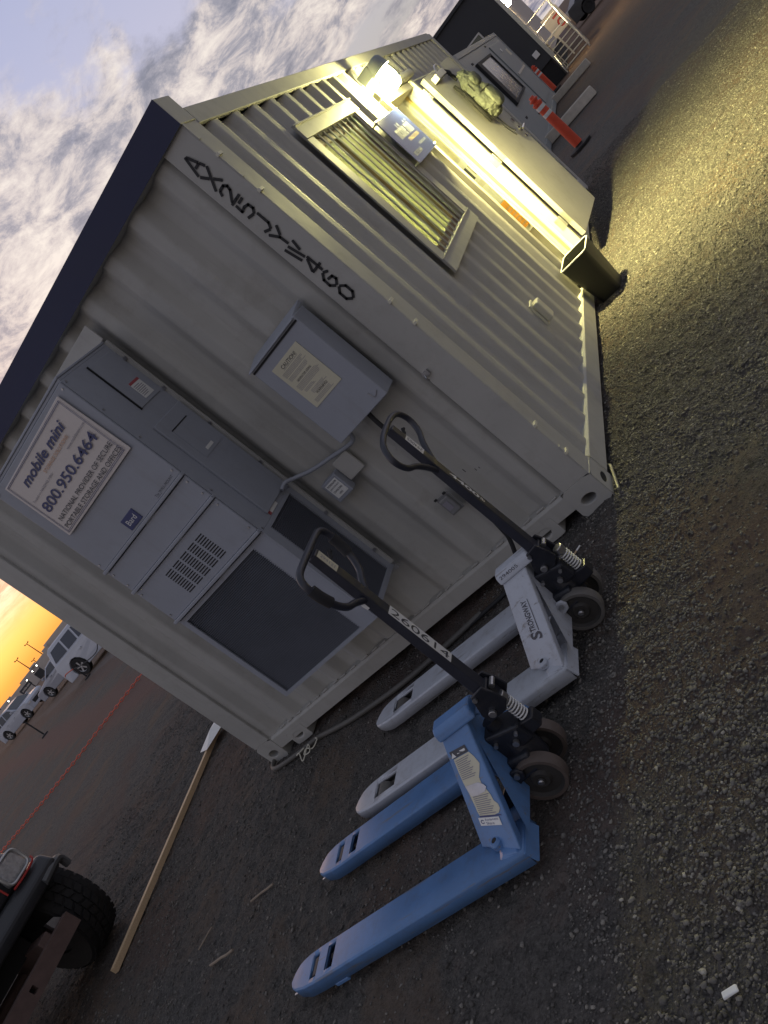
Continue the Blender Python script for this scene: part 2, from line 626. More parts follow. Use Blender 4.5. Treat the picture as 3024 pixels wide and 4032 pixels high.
def gn(scale, detail=6, rough=0.6, dist=0.0, stretch=None):
    s = g_tc
    if stretch:
        mp = t.nodes.new('ShaderNodeMapping')
        mp.inputs['Rotation'].default_value = (0, 0, stretch[0])
        mp.inputs['Scale'].default_value = stretch[1]
        L.new(s, mp.inputs[0])
        s = mp.outputs[0]
    n = t.nodes.new('ShaderNodeTexNoise')
    n.inputs['Scale'].default_value = scale
    n.inputs['Detail'].default_value = detail
    n.inputs['Roughness'].default_value = rough
    n.inputs['Distortion'].default_value = dist
    L.new(s, n.inputs['Vector'])
    return n.outputs[0]


def gmap(v, a, b_, c=0.0, d=1.0):
    n = t.nodes.new('ShaderNodeMapRange')
    n.inputs[1].default_value = a
    n.inputs[2].default_value = b_
    n.inputs[3].default_value = c
    n.inputs[4].default_value = d
    L.new(v, n.inputs[0])
    return n.outputs[0]


def gmix(f, a, b_, mode='MIX'):
    n = t.nodes.new('ShaderNodeMix')
    n.data_type = 'RGBA'
    n.blend_type = mode
    for i, v in ((0, f), (6, a), (7, b_)):
        if isinstance(v, tuple):
            n.inputs[i].default_value = (*v, 1)
        elif isinstance(v, (int, float)):
            n.inputs[i].default_value = v
        else:
            L.new(v, n.inputs[i])
    return n.outputs[2]


def gmath(op, a, b_=None):
    n = t.nodes.new('ShaderNodeMath')
    n.operation = op
    for i, v in enumerate((a, b_)):
        if v is None:
            continue
        if isinstance(v, (int, float)):
            n.inputs[i].default_value = v
        else:
            L.new(v, n.inputs[i])
    return n.outputs[0]


fine = gn(80, 7, 0.78)
mid = gn(17, 8, 0.78)
clod = gn(42, 5, 0.7, 0.8)
big = gn(1.1, 5, 0.6, 0.6)
c0 = gmix(gmap(mid, 0.3, 0.7), (0.060, 0.057, 0.053), (0.145, 0.135, 0.124))
c0 = gmix(gmap(fine, 0.50, 0.66, 0, 0.7), c0, (0.20, 0.188, 0.175))
c0 = gmix(gmap(fine, 0.34, 0.45, 0.8, 0), c0, (0.025, 0.023, 0.022))
c0 = gmix(gmap(clod, 0.38, 0.47, 0.75, 0), c0, (0.034, 0.032, 0.030))
c0 = gmix(gmap(gmath('ADD', gmath('MULTIPLY', big, 0.75), gmath('MULTIPLY', mid, 0.25)), 0.50, 0.60, 0, 0.62), c0, (0.150, 0.108, 0.078))      # tan dusty patches
big2 = gn(0.6, 5, 0.6, 0.9)
c0 = gmix(gmap(gmath('ADD', gmath('MULTIPLY', big2, 0.75), gmath('MULTIPLY', mid, 0.25)), 0.49, 0.60, 0, 0.65), c0, (0.125, 0.084, 0.068))      # reddish dust
# long reddish dirt lanes out in the yard (run along x, bending away)
gs = t.nodes.new('ShaderNodeSeparateXYZ')
L.new(g_tc, gs.inputs[0])
lane = gmath('ADD', gmath('MULTIPLY', gs.outputs[0], 0.46), gs.outputs[1])      # distance across the lanes
lane = gmath('ADD', lane, gmath('MULTIPLY', gn(0.25, 3, 0.5), 1.6))


def band(c, wd, soft):
    d = gmath('ABSOLUTE', gmath('SUBTRACT', lane, c))
    return gmap(d, wd, wd + soft, 1.0, 0.0)


farx = gmap(gs.outputs[0], -9.0, -6.5, 1.0, 0.0)
c0 = gmix(gmath('MULTIPLY', gmath('MULTIPLY', band(1.9, 0.45, 0.6), farx), 0.75), c0, (0.15, 0.088, 0.075))
c0 = gmix(gmath('MULTIPLY', gmath('MULTIPLY', band(5.6, 0.25, 0.3), farx), 0.8), c0, (0.15, 0.13, 0.12))
c0 = gmix(gmath('MULTIPLY', gmath('MULTIPLY', band(4.6, 0.4, 0.4), farx), 0.6), c0, (0.13, 0.085, 0.07))
# brown dirt at the back, with the flood lamps' warm light painted in
fary = gmap(gs.outputs[1], 13.0, 27.0, 0.0, 0.9)
c0 = gmix(gmath('MULTIPLY', fary, gmap(mid, 0.2, 0.6)), c0, (0.16, 0.095, 0.06))
L.new(c0, b.inputs['Base Color'])
b.inputs['Roughness'].default_value = 0.93
b.inputs['Specular IOR Level'].default_value = 0.25
vor = t.nodes.new('ShaderNodeTexVoronoi')
vor.inputs['Scale'].default_value = 85
L.new(g_tc, vor.inputs['Vector'])
bp1 = t.nodes.new('ShaderNodeBump')
bp1.inputs['Strength'].default_value = 0.9
bp1.inputs['Distance'].default_value = 0.008
L.new(vor.outputs[0], bp1.inputs['Height'])
bp2 = t.nodes.new('ShaderNodeBump')
bp2.inputs['Strength'].default_value = 0.8
bp2.inputs['Distance'].default_value = 0.045
L.new(gn(24, 9, 0.8), bp2.inputs['Height'])
L.new(bp1.outputs[0], bp2.inputs['Normal'])
L.new(bp2.outputs[0], b.inputs['Normal'])
me.materials.append(gm)
g = bpy.data.objects.new('ground', me)
col.objects.link(g)
g['kind'] = 'structure'

# ---- loose stones on the ground (one mass nobody could count)
ICO = None
bmx = bmesh.new()
bmesh.ops.create_icosphere(bmx, subdivisions=1, radius=1.0)
ICO_V = np.array([v.co[:] for v in bmx.verts])
ICO_F = np.array([[v.index for v in f.verts] for f in bmx.faces])
bmx.free()
Rc = np.array([[0.60957, 0.19040, -0.76952], [-0.59373, -0.53354, -0.60234], [-0.52526, 0.82406, -0.21218]])
Cc = np.array([1.31715, -3.45837, 1.61768])


def in_view(P, mar=0.35):
    c = (P - Cc) @ Rc.T
    z = np.maximum(c[:, 2], 1e-6)
    return (c[:, 2] > 0) & (np.abs(c[:, 0] / z) < 0.475 + mar * 0.4) & (np.abs(c[:, 1] / z) < 0.6335 + mar * 0.4)


def scatter(n, x0, x1, y0, y1, dens):
    X = rng.uniform(x0, x1, n)
    Y = rng.uniform(y0, y1, n)
    keep = rng.random(n) < dens(X, Y)
    P = np.stack([X[keep], Y[keep], np.zeros(keep.sum())], -1)
    inside = (P[:, 0] > -3.0) & (P[:, 0] < -0.02) & (P[:, 1] > 0.05) & (P[:, 1] < 7.3)
    P = P[~inside]
    return P[in_view(P)]


def d_right(X, Y):
    edge = X + 0.10 + 0.25 * vnoise(X, Y, 0.5, 21) + np.clip(-(Y + 0.9), 0, 3) * 0.05
    d = 1 / (1 + np.exp(-edge / 0.16))
    patch = np.clip(1.25 - 3.0 * np.clip(vnoise(X, Y, 0.55, 22) + 0.06, 0, 1) * (Y < -0.3), 0.12, 1)
    return d * patch * np.clip(1.15 - Y / 11, 0.25, 1)


P1 = scatter(400000, -0.3, 2.7, -2.9, 8.5, d_right)
S1 = np.minimum(rng.gamma(1.9, 0.0013, len(P1)) + 0.0018, 0.0100)
P2 = scatter(150000, -7, 0.6, -2.9, 5.0, lambda X, Y: 0.25 + 0.75 * np.clip(vnoise(X, Y, 0.4, 23) * 2.4, 0, 1))
S2 = np.minimum(rng.gamma(2.0, 0.0015, len(P2)) + 0.0018, 0.011)
P3 = scatter(1300, -5, 1.4, -2.9, 3.0, lambda X, Y: np.ones_like(X))
S3 = np.minimum(rng.gamma(3, 0.0014, len(P3)) + 0.004, 0.014)
PS = np.concatenate([P1, P2, P3])
SS = np.concatenate([S1, S2, S3])
ns = len(PS)
print('stones', ns)
PS[:, 2] = ground_h(PS[:, 0], PS[:, 1]) + SS * 0.25
ang = rng.uniform(0, 2 * np.pi, ns)
sc3 = np.stack([rng.uniform(0.75, 1.35, ns), rng.uniform(0.65, 1.1, ns), rng.uniform(0.4, 0.8, ns)], -1) * SS[:, None]
jit = rng.uniform(0.58, 1.38, (ns, 12, 1))
V = ICO_V[None] * jit * sc3[:, None, :]
ca, sa = np.cos(ang)[:, None], np.sin(ang)[:, None]
V = np.stack([V[:, :, 0] * ca - V[:, :, 1] * sa, V[:, :, 0] * sa + V[:, :, 1] * ca, V[:, :, 2]], -1) + PS[:, None, :]
F = (ICO_F[None] + (np.arange(ns) * 12)[:, None, None]).reshape(-1, 3)
me = bpy.data.meshes.new('loose_gravel')
me.vertices.add(ns * 12)
me.vertices.foreach_set('co', V.astype(np.float32).ravel())
me.loops.add(F.size)
me.loops.foreach_set('vertex_index', F.ravel().astype(np.int32))
me.polygons.add(len(F))
me.polygons.foreach_set('loop_start', (np.arange(len(F)) * 3).astype(np.int32))
me.update()
tone_a = me.attributes.new('tone', 'FLOAT', 'POINT')
tone_a.data.foreach_set('value', np.repeat(np.concatenate([rng.random(len(P1)), np.where(rng.random(len(P2)) < 0.03, 0.93, rng.random(len(P2)) * 0.85), rng.random(len(P3)) * 0.9]), 12).astype(np.float32))
m, t, b = new_mat('crushed stone')
at = t.nodes.new('ShaderNodeAttribute')
at.attribute_name = 'tone'
cr = t.nodes.new('ShaderNodeValToRGB')
e = cr.color_ramp.elements
e[0].position, e[0].color = 0.0, (0.050, 0.046, 0.042, 1)
e[1].position, e[1].color = 0.55, (0.112, 0.105, 0.095, 1)
for p, c in ((0.85, (0.165, 0.154, 0.136, 1)), (0.97, (0.21, 0.195, 0.165, 1)), (1.0, (0.34, 0.32, 0.28, 1))):
    x = e.new(p)
    x.color = c
t.links.new(at.outputs['Fac'], cr.inputs[0])
nz = t.nodes.new('ShaderNodeTexNoise')
nz.inputs['Scale'].default_value = 220
t.links.new(t.nodes.new('ShaderNodeTexCoord').outputs['Object'], nz.inputs['Vector'])
mx = t.nodes.new('ShaderNodeMix')
mx.data_type = 'RGBA'
mx.blend_type = 'OVERLAY'
mx.inputs[0].default_value = 0.5
t.links.new(cr.outputs[0], mx.inputs[6])
t.links.new(nz.outputs[0], mx.inputs[7])
t.links.new(mx.outputs[2], b.inputs['Base Color'])
b.inputs['Roughness'].default_value = 0.8
me.materials.append(m)
go = bpy.data.objects.new('loose_gravel', me)
col.objects.link(go)
tag(go, 'loose crushed grey stones scattered over the yard soil', 'gravel', None, 'stuff')

# ================================================================ office container
W, LN, H = 3.02, 7.39, 2.591
oc = thing('office_container', 'beige ground level office container with navy roof fascia and stencilled corner post', 'office container')


def corr(name, m, parent, axis, plane, sgn, u0, u1, z0, z1, holes=(), pitch=0.278, depth=0.036, phase=0.0):
    """trapezoid corrugated sheet; axis = the horizontal axis it runs along; sgn: outward direction along the other axis"""
    prof = []
    u = u0 - phase
    seq = ((0.0, 0), (0.072, 0), (0.14, 1), (0.21, 1))
    bp = []
    while u < u1 + pitch:
        for d, s_ in seq:
            bp.append((u + d * pitch / 0.278, s_))
        u += pitch

    def off(x):
        for (a, sa_), (b_, sb_) in zip(bp[:-1], bp[1:]):
            if a <= x <= b_:
                return (sa_ + (sb_ - sa_) * (x - a) / (b_ - a)) * depth
        return 0
    us = [u0, u1] + [x for x, _ in bp if u0 < x < u1] + [e_ for h in holes for e_ in h[:2]]
    us = sorted(set(round(x, 5) for x in us))
    zs = sorted(set([z0, z1] + [e_ for h in holes for e_ in h[2:]]))
    mb = MB()
    for i in range(len(us) - 1):
        a, c = us[i], us[i + 1]
        for j in range(len(zs) - 1):
            z_a, z_b = zs[j], zs[j + 1]
            mu, mz = (a + c) / 2, (z_a + z_b) / 2
            if any(h[0] < mu < h[1] and h[2] < mz < h[3] for h in holes):
                continue
            pa, pc = plane - sgn * off(a), plane - sgn * off(c)
            if axis == 'y':
                p = [(pa, a, z_a), (pc, c, z_a), (pc, c, z_b), (pa, a, z_b)]
            else:
                p = [(a, pa, z_a), (c, pc, z_a), (c, pc, z_b), (a, pa, z_b)]
            mb.add(p, [(0, 1, 2, 3)])
    o = mb.build(name, m, parent, recalc=False)
    b_ = bmesh.new()
    b_.from_mesh(o.data)
    bmesh.ops.remove_doubles(b_, verts=b_.verts, dist=1e-4)
    b_.to_mesh(o.data)
    b_.free()
    md = o.modifiers.new('round', 'BEVEL')
    md.width = 0.012
    md.segments = 3
    md.limit_method = 'ANGLE'
    md.angle_limit = math.radians(20)
    return o


WIN = (1.10, 2.13, 1.265, 2.205)
DOOR = (2.985, 3.93, 0.235, 2.125)
corr('side_panel', 'cpaint', oc, 'y', -0.008, 1, 0.12, 7.24, 0.165, 2.52, (WIN, DOOR), phase=0.10)
corr('side_panel', 'cpaint', oc, 'y', -W + 0.008, -1, 0.12, 7.24, 0.165, 2.52)
corr('end_panel', 'cpaint', oc, 'x', 0.022, -1, -2.87, -0.15, 0.15, 2.53, pitch=0.26, depth=0.052, phase=0.0)
corr('end_panel', 'cpaint', oc, 'x', 7.38, 1, -2.87, -0.15, 0.165, 2.53)
# corner posts
for (a, b_, c, d) in ((-0.165, 0, 0, 0.155), (-W, -W + 0.165, 0, 0.155), (-0.165, 0, 7.235, 7.39), (-W, -W + 0.165, 7.235, 7.39)):
    MB().box(a, b_, c, d, 0.165, 2.575).build('corner_post', 'cpaint', oc, bevel=0.006)
# rails
MB().box(-0.075, 0.002, 0.157, 7.233, 2.50, 2.591).build('top_rail', 'cpaint', oc, bevel=0.004)
MB().box(-W, -W + 0.075, 0.157, 7.233, 2.50, 2.591).build('top_rail', 'cpaint', oc, bevel=0.004)
MB().box(-2.853, -0.167, 7.30, 7.39, 2.45, 2.591).build('top_rail', 'cpaint', oc, bevel=0.004)
MB().prism([(0.003, 0.18, 0.03), (0.003, 0.18, 0.155), (-0.012, 0.18, 0.167), (-0.07, 0.18, 0.167), (-0.07, 0.18, 0.03)], (0, 7.03, 0)).build('bottom_rail', 'cpaint', oc, bevel=0.003)
MB().box(-W, -W + 0.07, 0.18, 7.21, 0.03, 0.167).build('bottom_rail', 'cpaint', oc, bevel=0.003)
MB().prism([(-2.855, 0.0, 0.055), (-2.855, 0.0, 0.145), (-2.855, 0.012, 0.16), (-2.855, 0.07, 0.16), (-2.855, 0.07, 0.055)], (2.69, 0, 0)).build('bottom_rail', 'cpaint', oc, bevel=0.003)
MB().box(-2.85, -0.17, 7.32, 7.389, 0.03, 0.16).build('bottom_rail', 'cpaint', oc)
MB().box(-W + 0.02, -0.02, 0.1, 7.3, 2.50, 2.575).build('roof', 'cpaint', oc)
MB().box(-W + 0.076, -0.076, 0.08, 7.3, 0.06, 0.155).build('floor', 'dark', oc)
# dark slab added to keep light from under the unit
MB().box(-W + 0.3, -0.3, 0.5, 7.0, 0.012, 0.058).build('light_block_slab', 'dark', oc)


def oval_block(mb, x0, x1, y0, y1, z0, z1, cx_, cz_, rx, rz, depth, n=24, flip=False):
    """block whose front face (at y0) has a real oval hole; returns mb. flip: build in the x = const face instead"""
    def T_(p):
        return p if not flip else (-p[1], p[0], p[2])
    per = []
    inn = []
    for k in range(n):
        a = 2 * math.pi * k / n
        dx, dz = math.cos(a), math.sin(a)
        s_ = 1e9
        if dx > 1e-9: s_ = min(s_, (x1 - cx_) / dx)
        if dx < -1e-9: s_ = min(s_, (x0 - cx_) / dx)
        if dz > 1e-9: s_ = min(s_, (z1 - cz_) / dz)
        if dz < -1e-9: s_ = min(s_, (z0 - cz_) / dz)
        per.append((cx_ + dx * s_, y0, cz_ + dz * s_))
        inn.append((cx_ + dx * rx, y0, cz_ + dz * rz))
    back = [(p[0], y0 + depth, p[2]) for p in inn]
    vs = [T_(p) for p in per + inn + back]
    fs = [(k, (k + 1) % n, n + (k + 1) % n, n + k) for k in range(n)]
    fs += [(n + k, n + (k + 1) % n, 2 * n + (k + 1) % n, 2 * n + k) for k in range(n)]
    fs.append(tuple(2 * n + k for k in range(n)))
    mb.add(vs, fs)
    c = [(x0, y0, z0), (x1, y0, z0), (x1, y1, z0), (x0, y1, z0), (x0, y0, z1), (x1, y0, z1), (x1, y1, z1), (x0, y1, z1)]
    mb.add([T_(p) for p in c], [(0, 3, 2, 1), (4, 5, 6, 7), (1, 2, 6, 5), (2, 3, 7, 6), (3, 0, 4, 7)])
    return mb


for (a, b_, zc_, tilt) in ((-0.185, -0.0, 0.06, 0), (-W, -W + 0.175, 0.062, 0)):
    oval_block(MB(), a, b_, -0.004, 0.165, -0.012, 0.167, (a + b_) / 2 - 0.005, zc_, 0.042, 0.026, 0.12).build('corner_casting', 'cpaint', oc, bevel=0.005)
    cxx = (a + b_) / 2 - 0.005
    MB().lathe([(0.030, 0), (0.030, 0.002)], (0, 0, 0), 'Y').build('hole_shade_disc', 'dark', oc, loc=(cxx, 0.108, zc_)).scale = (1.35, 1, 0.8)  # black disc painting the shade at the back of the hole
for (a, b_) in ((-0.47, -0.31), (-2.72, -2.555)):
    mb = oval_block(MB(), a, b_, -0.002, 0.16, -0.004, 0.115, (a + b_) / 2 - 0.01, 0.055, 0.038, 0.023, 0.12)
    mb.build('lifting_lug', 'cpaint', oc, bevel=0.012, seg=3)
    MB().lathe([(0.030, 0), (0.030, 0.002)], (0, 0, 0), 'Y').build('hole_shade_disc', 'dark', oc, loc=((a + b_) / 2 - 0.01, 0.110, 0.055)).scale = (1.25, 1, 0.75)
for (a, b_) in ((-0.178, 0.0), (-W, -W + 0.178)):
    MB().box(a, b_, 7.22, 7.394, -0.012, 0.165).build('corner_casting', 'cpaint', oc, bevel=0.006)
# long-side face of the near casting, with its oval hole
mb = MB()
oval_block(mb, 0.002, 0.168, -0.0035, -0.0005, -0.008, 0.16, 0.085, 0.062, 0.045, 0.024, 0.004, flip=True)
mb.build('casting_face', 'cpaint', oc)
MB().lathe([(0.024, 0), (0.024, 0.0015)], (0, 0, 0), 'X').build('hole_shade_disc', 'dark', oc, loc=(0.0008, 0.085, 0.062)).scale = (1, 1.75, 0.92)
# fascia along the roof edge
fo = MB().box(-W - 0.01, 0.006, -0.016, 0.142, 2.520, 2.662).build('roof_fascia', 'cpaint', oc, bevel=0.003)
MB().box(-W - 0.011, 0.005, -0.0195, -0.0165, 2.519, 2.663).build('navy_band', 'navy', fo)
# hinge pads and welded tabs on the corner post edge
for z in (2.337, 2.12, 1.40, 1.255, 0.52, 0.319):
    MB().box(-0.002, 0.014, -0.010, 0.034, z - 0.008, z + 0.006).build('post_tab', 'frame_light', oc)
for (z0_, z1_) in ((2.43, 2.52), (2.205, 2.335), (0.20, 0.36)):
    MB().box(0.0005, 0.004, -0.004, 0.020, z0_, z1_).build('hinge_pad', 'cpaint', oc)
mb = MB().box(-0.160, -0.125, -0.020, -0.001, 1.05, 1.075)
mb.tube([(-0.152, -0.018, 1.062), (-0.152, -0.030, 1.05), (-0.152, -0.022, 1.03)], 0.004, 6)
mb.build('latch_hook', 'steel', oc)
# weld beads where the end panel meets the rail
mb = MB()
for k in range(26):
    x = -2.7 + k * 0.098 + random.uniform(-0.02, 0.02)
    mb.tube([(x, 0.012, 0.164 + random.uniform(0, 0.006)), (x + 0.05, 0.012, 0.166 + random.uniform(0, 0.006))], 0.005, 5)
mb.build('weld_bead', 'cpaint', oc)['kind'] = 'stuff'

# stencilled number down the post: strokes in a unit box
GL = {
    'A': [((.08, 0), (.45, 1)), ((.55, .95), (.80, .38)), ((.86, .24), (.95, .02)), ((.42, .30), (.76, .30))],
    'X': [((.05, 0), (.95, 1)), ((.08, .98), (.38, .62)), ((.62, .38), (.92, .02))],
    '2': [((.10, .74), (.22, .92)), ((.30, .96), (.70, .96)), ((.70, .96), (.88, .78)), ((.88, .78), (.80, .56)), ((.80, .56), (.22, .14)), ((.08, .04), (.55, .04)), ((.64, .04), (.92, .04))],
    '5': [((.88, .96), (.50, .96)), ((.18, .96), (.14, .56)), ((.14, .56), (.40, .60)), ((.50, .62), (.84, .52)), ((.84, .52), (.88, .22)), ((.88, .22), (.66, .04)), ((.52, .03), (.12, .12))],
    'J': [((.80, 1), (.80, .28)), ((.80, .28), (.60, .04)), ((.46, .02), (.12, .16))],
    'Y': [((.06, 1), (.46, .50)), ((.46, .50), (.50, 0)), ((.92, .98), (.62, .60))],
    'W': [((.02, 1), (.24, .02)), ((.38, .98), (.60, .02)), ((.92, .98), (.78, .45))],
    '4': [((.70, 1), (.70, 0)), ((.56, .92), (.14, .36)), ((.14, .28), (.56, .28)), ((.80, .28), (.94, .28))],
    '6': [((.84, .86), (.60, .97)), ((.46, .96), (.16, .70)), ((.16, .70), (.14, .26)), ((.14, .26), (.40, .04)), ((.56, .03), (.86, .24)), ((.86, .24), (.80, .50)), ((.80, .50), (.46, .56))],
    '0': [((.44, .97), (.14, .74)), ((.14, .74), (.14, .26)), ((.14, .26), (.44, .03)), ((.58, .03), (.87, .26)), ((.87, .26), (.87, .74)), ((.87, .74), (.58, .97))],
}


def stencil(mb, ch, org, ux, uy, w_, h_, th, off):
    nrm = Vector(ux).cross(Vector(uy)) * off
    ux, uy, org = Vector(ux), Vector(uy), Vector(org)
    for (a, c) in GL[ch]:
        pa = org + ux * a[0] * w_ + uy * a[1] * h_
        pc = org + ux * c[0] * w_ + uy * c[1] * h_
        d = (pc - pa).normalized()
        s_ = ux.cross(uy).cross(d).normalized() * th / 2
        pa2, pc2 = pa - d * th * 0.22, pc + d * th * 0.22
        mb.add([pa2 - s_ * .8 + nrm, pc2 - s_ * .8 + nrm, pc + d * th * .3 + nrm, pc2 + s_ * .8 + nrm, pa2 + s_ * .8 + nrm, pa - d * th * .3 + nrm],
               [(0, 1, 2, 3, 4, 5)])


for k, ch in enumerate('AX25JYW460'):
    mb = MB()
    z = 2.360 - k * 0.0918
    stencil(mb, ch, (-0.128 + random.uniform(-.003, .003), 0, z), (1, 0, 0), (0, 0, 1), 0.062, 0.080, 0.0165, 0.0035)
    mb.build('stencil_character', 'black_paint', oc, recalc=False)

# ---- window with frame, bars, pane and blind
wy0, wy1, wz0, wz1 = WIN
wf = MB()
wf.box(0.0, 0.016, 0.985, 2.245, wz1, 2.305)
wf.box(0.0, 0.016, 0.985, 2.245, 1.165, wz0)
wf.box(0.0, 0.010, 0.985, wy0, wz0 + .001, wz1 - .001)
wf.box(0.0, 0.010, wy1, 2.245, wz0 + .001, wz1 - .001)
wf.box(-0.10, -0.001, wy0 - 0.012, wy0, wz0, wz1)
wf.box(-0.10, -0.001, wy1, wy1 + 0.012, wz0, wz1)
wf.box(-0.10, -0.001, wy0, wy1, wz1, wz1 + 0.012)
wf.box(-0.10, -0.001, wy0, wy1, wz0 - 0.012, wz0)
win = wf.build('window', 'cpaint', oc, bevel=0.002)
# folded flashing lip and seams of the window plates
MB().prism([(0.017, 0.985, 2.300), (0.028, 0.985, 2.292), (0.017, 0.985, 2.285)], (0, 1.26, 0)).build('flashing', 'gal', win)
MB().box(0.0165, 0.020, 0.99, 2.24, wz0 - 0.004, wz0 + 0.002).build('flashing', 'gal', win)
for k in range(10):
    y = 1.118 + k * 0.1115
    MB().cyl((-0.004, y, wz0 + 0.001), (-0.004, y, wz1 - 0.001), 0.0062, 10).build('bar', 'gal', win, smooth=True)
sash = MB()
for (a, c) in ((wy0, 1.16), (1.60, 1.63), (2.07, wy1)):
    sash.box(-0.075, -0.045, a, c, wz0 + .001, wz1 - .001)
for (a, c) in ((wz0 + .001, 1.31), (2.15, wz1 - .001)):
    sash.box(-0.074, -0.046, 1.16, 1.60, a, c)
    sash.box(-0.074, -0.046, 1.63, 2.07, a, c)
sash.build('sash', 'brown_wood', win, bevel=0.003)
gm2, t2, b2 = new_mat('clear pane')
tb2 = t2.nodes.new('ShaderNodeBsdfTransparent')
tb2.inputs[0].default_value = (0.86, 0.9, 0.84, 1)
gb2 = t2.nodes.new('ShaderNodeBsdfGlossy')
gb2.inputs['Roughness'].default_value = 0.03
mx2 = t2.nodes.new('ShaderNodeMixShader')
mx2.inputs[0].default_value = 0.10
t2.links.new(tb2.outputs[0], mx2.inputs[1])
t2.links.new(gb2.outputs[0], mx2.inputs[2])
t2.links.new(mx2.outputs[0], t2.nodes['Material Output'].inputs[0])
M['pane'] = gm2
for (a, c) in ((1.161, 1.599), (1.631, 2.069)):
    MB().box(-0.063, -0.058, a, c, 1.311, 2.149).build('pane', 'pane', win)
    mb = MB()
    nsl = 11
    for k in range(nsl):
        y = a + 0.01 + (c - a - 0.02) * k / nsl
        mb.add([(-0.088, y, 1.312), (-0.082, y + 0.030, 1.312), (-0.082, y + 0.030, 2.14), (-0.088, y, 2.14)], [(0, 1, 2, 3)])
    mb.build('vertical_blind', 'blind', win, recalc=False)

# ---- door frame, leaf, hinges
dy0, dy1, dz0, dz1 = DOOR
df = MB()
df.box(-0.10, 0.024, 2.915, dy0, dz0 - 0.05, dz1 + 0.06)          # near casing
df.box(-0.10, 0.074, dy1, 4.005, dz0 - 0.05, dz1 + 0.06)           # far casing
df.box(-0.10, 0.05, dy0, dy1, dz1, dz1 + 0.06)
df.box(-0.10, 0.06, dy0, dy1, dz0 - 0.05, dz0)
frame = df.build('door_frame', 'frame_light', oc, bevel=0.004)
MB().tube([(-0.050, dy1 - 0.006, dz0), (-0.050, dy1 - 0.006, dz1)], 0.013, 8).build('weather_seal', 'seal', frame, smooth=True)
MB().tube([(-0.081, dy1 - 0.004, dz0), (-0.081, dy1 - 0.004, dz1)], 0.009, 8).build('weather_seal', 'frame_light', frame, smooth=True)
st = MB().box(-0.026, -0.004, dy1 - 0.007, dy1 - 0.0005, dz0, dz1).build('screw_strip', 'label', frame)
for k in range(9):
    MB().lathe([(0.004, 0), (0.004, 0.003)], (-0.015, dy1 - 0.0105, dz0 + 0.1 + k * 0.21), 'Y', 8).build('screw', 'steel', frame)
# rounded drip hood over the doorway
hd = MB()
pf = [(0.0, 2.19), (0.105, 2.19), (0.118, 2.205), (0.118, 2.235), (0.10, 2.255), (0.0, 2.275)]
hd.prism([(x, 2.99, z) for x, z in pf], (0, 1.07, 0))
hd.build('drip_hood', 'cpaint', frame, bevel=0.012, seg=3)
# leaf: swung right back towards the wall
HX, HY = 0.092, 4.006
ld = Vector((0.135, 0.90, 0)).normalized()
ln_ = Vector((ld.y, -ld.x, 0))


def leafp(s_, t_, z):
    p = Vector((HX, HY, 0)) + ld * s_ + ln_ * t_
    return (p.x, p.y, z)


def leafbox(mb, s0, s1, t0, t1, z0, z1):
    return mb.hexa([leafp(s0, t0, z0), leafp(s0, t1, z0), leafp(s1, t1, z0), leafp(s1, t0, z0),
                    leafp(s0, t0, z1), leafp(s0, t1, z1), leafp(s1, t1, z1), leafp(s1, t0, z1)])


leaf = leafbox(MB(), 0, 0.91, 0, 0.046, 0.235, 2.105).build('door', 'cpaint', oc, bevel=0.003)
for z in (2.00, 1.235, 0.46):
    hb = MB().box(0.026, 0.080, dy1 - 0.004, dy1 - 0.001, z - 0.055, z + 0.055)
    leafbox(hb, -0.004, -0.001, 0.001, 0.046, z - 0.055, z + 0.055)
    for k in range(5):
        hb.cyl((0.085, dy1 + 0.028, z - 0.055 + k * 0.0225), (0.085, dy1 + 0.028, z - 0.055 + k * 0.0225 + 0.019), 0.009, 10)
    for (dx, dz) in ((0.04, 0.035), (0.06, 0.0), (0.04, -0.035)):
        hb.lathe([(0.005, 0), (0.005, 0.002)], (dx, dy1 - 0.006, z + dz), 'Y', 8)
    hb.build('hinge', 'gal', leaf, bevel=0.001)
# closer body, arm and lever handle on the leaf
leafbox(MB(), 0.09, 0.34, 0.047, 0.11, 2.0, 2.06).build('door_closer', 'gal', leaf, bevel=0.006)
MB().tube([leafp(0.2, 0.09, 2.065), (0.20, 3.98, 2.09), (0.10, 3.72, 2.15)], 0.005, 6).build('closer_arm', 'steel', leaf)
MB().tube(smooth_path([leafp(0.30, 0.06, 2.07), leafp(0.40, 0.05, 2.12), leafp(0.50, 0.05, 2.12), leafp(0.52, 0.05, 2.05)]), 0.004, 6).build('closer_arm', 'chrome', leaf)
lv = MB()
c = leafp(0.84, 0.05, 1.20)
lv.tube([leafp(0.84, 0.045, 1.20), leafp(0.84, 0.10, 1.20), leafp(0.83, 0.105, 1.20), leafp(0.73, 0.10, 1.19)], 0.010, 8)
lv.tube([leafp(0.84, 0.045, 1.20), leafp(0.84, 0.055, 1.20)], 0.032, 16)
lv.tube([leafp(0.84, 0.045, 1.30), leafp(0.84, 0.06, 1.30)], 0.024, 16)
lv.tube([leafp(0.83, 0.045, 1.12), leafp(0.83, 0.052, 1.12)], 0.018, 12)
lv.build('lever_handle', 'chrome', leaf, smooth=True)

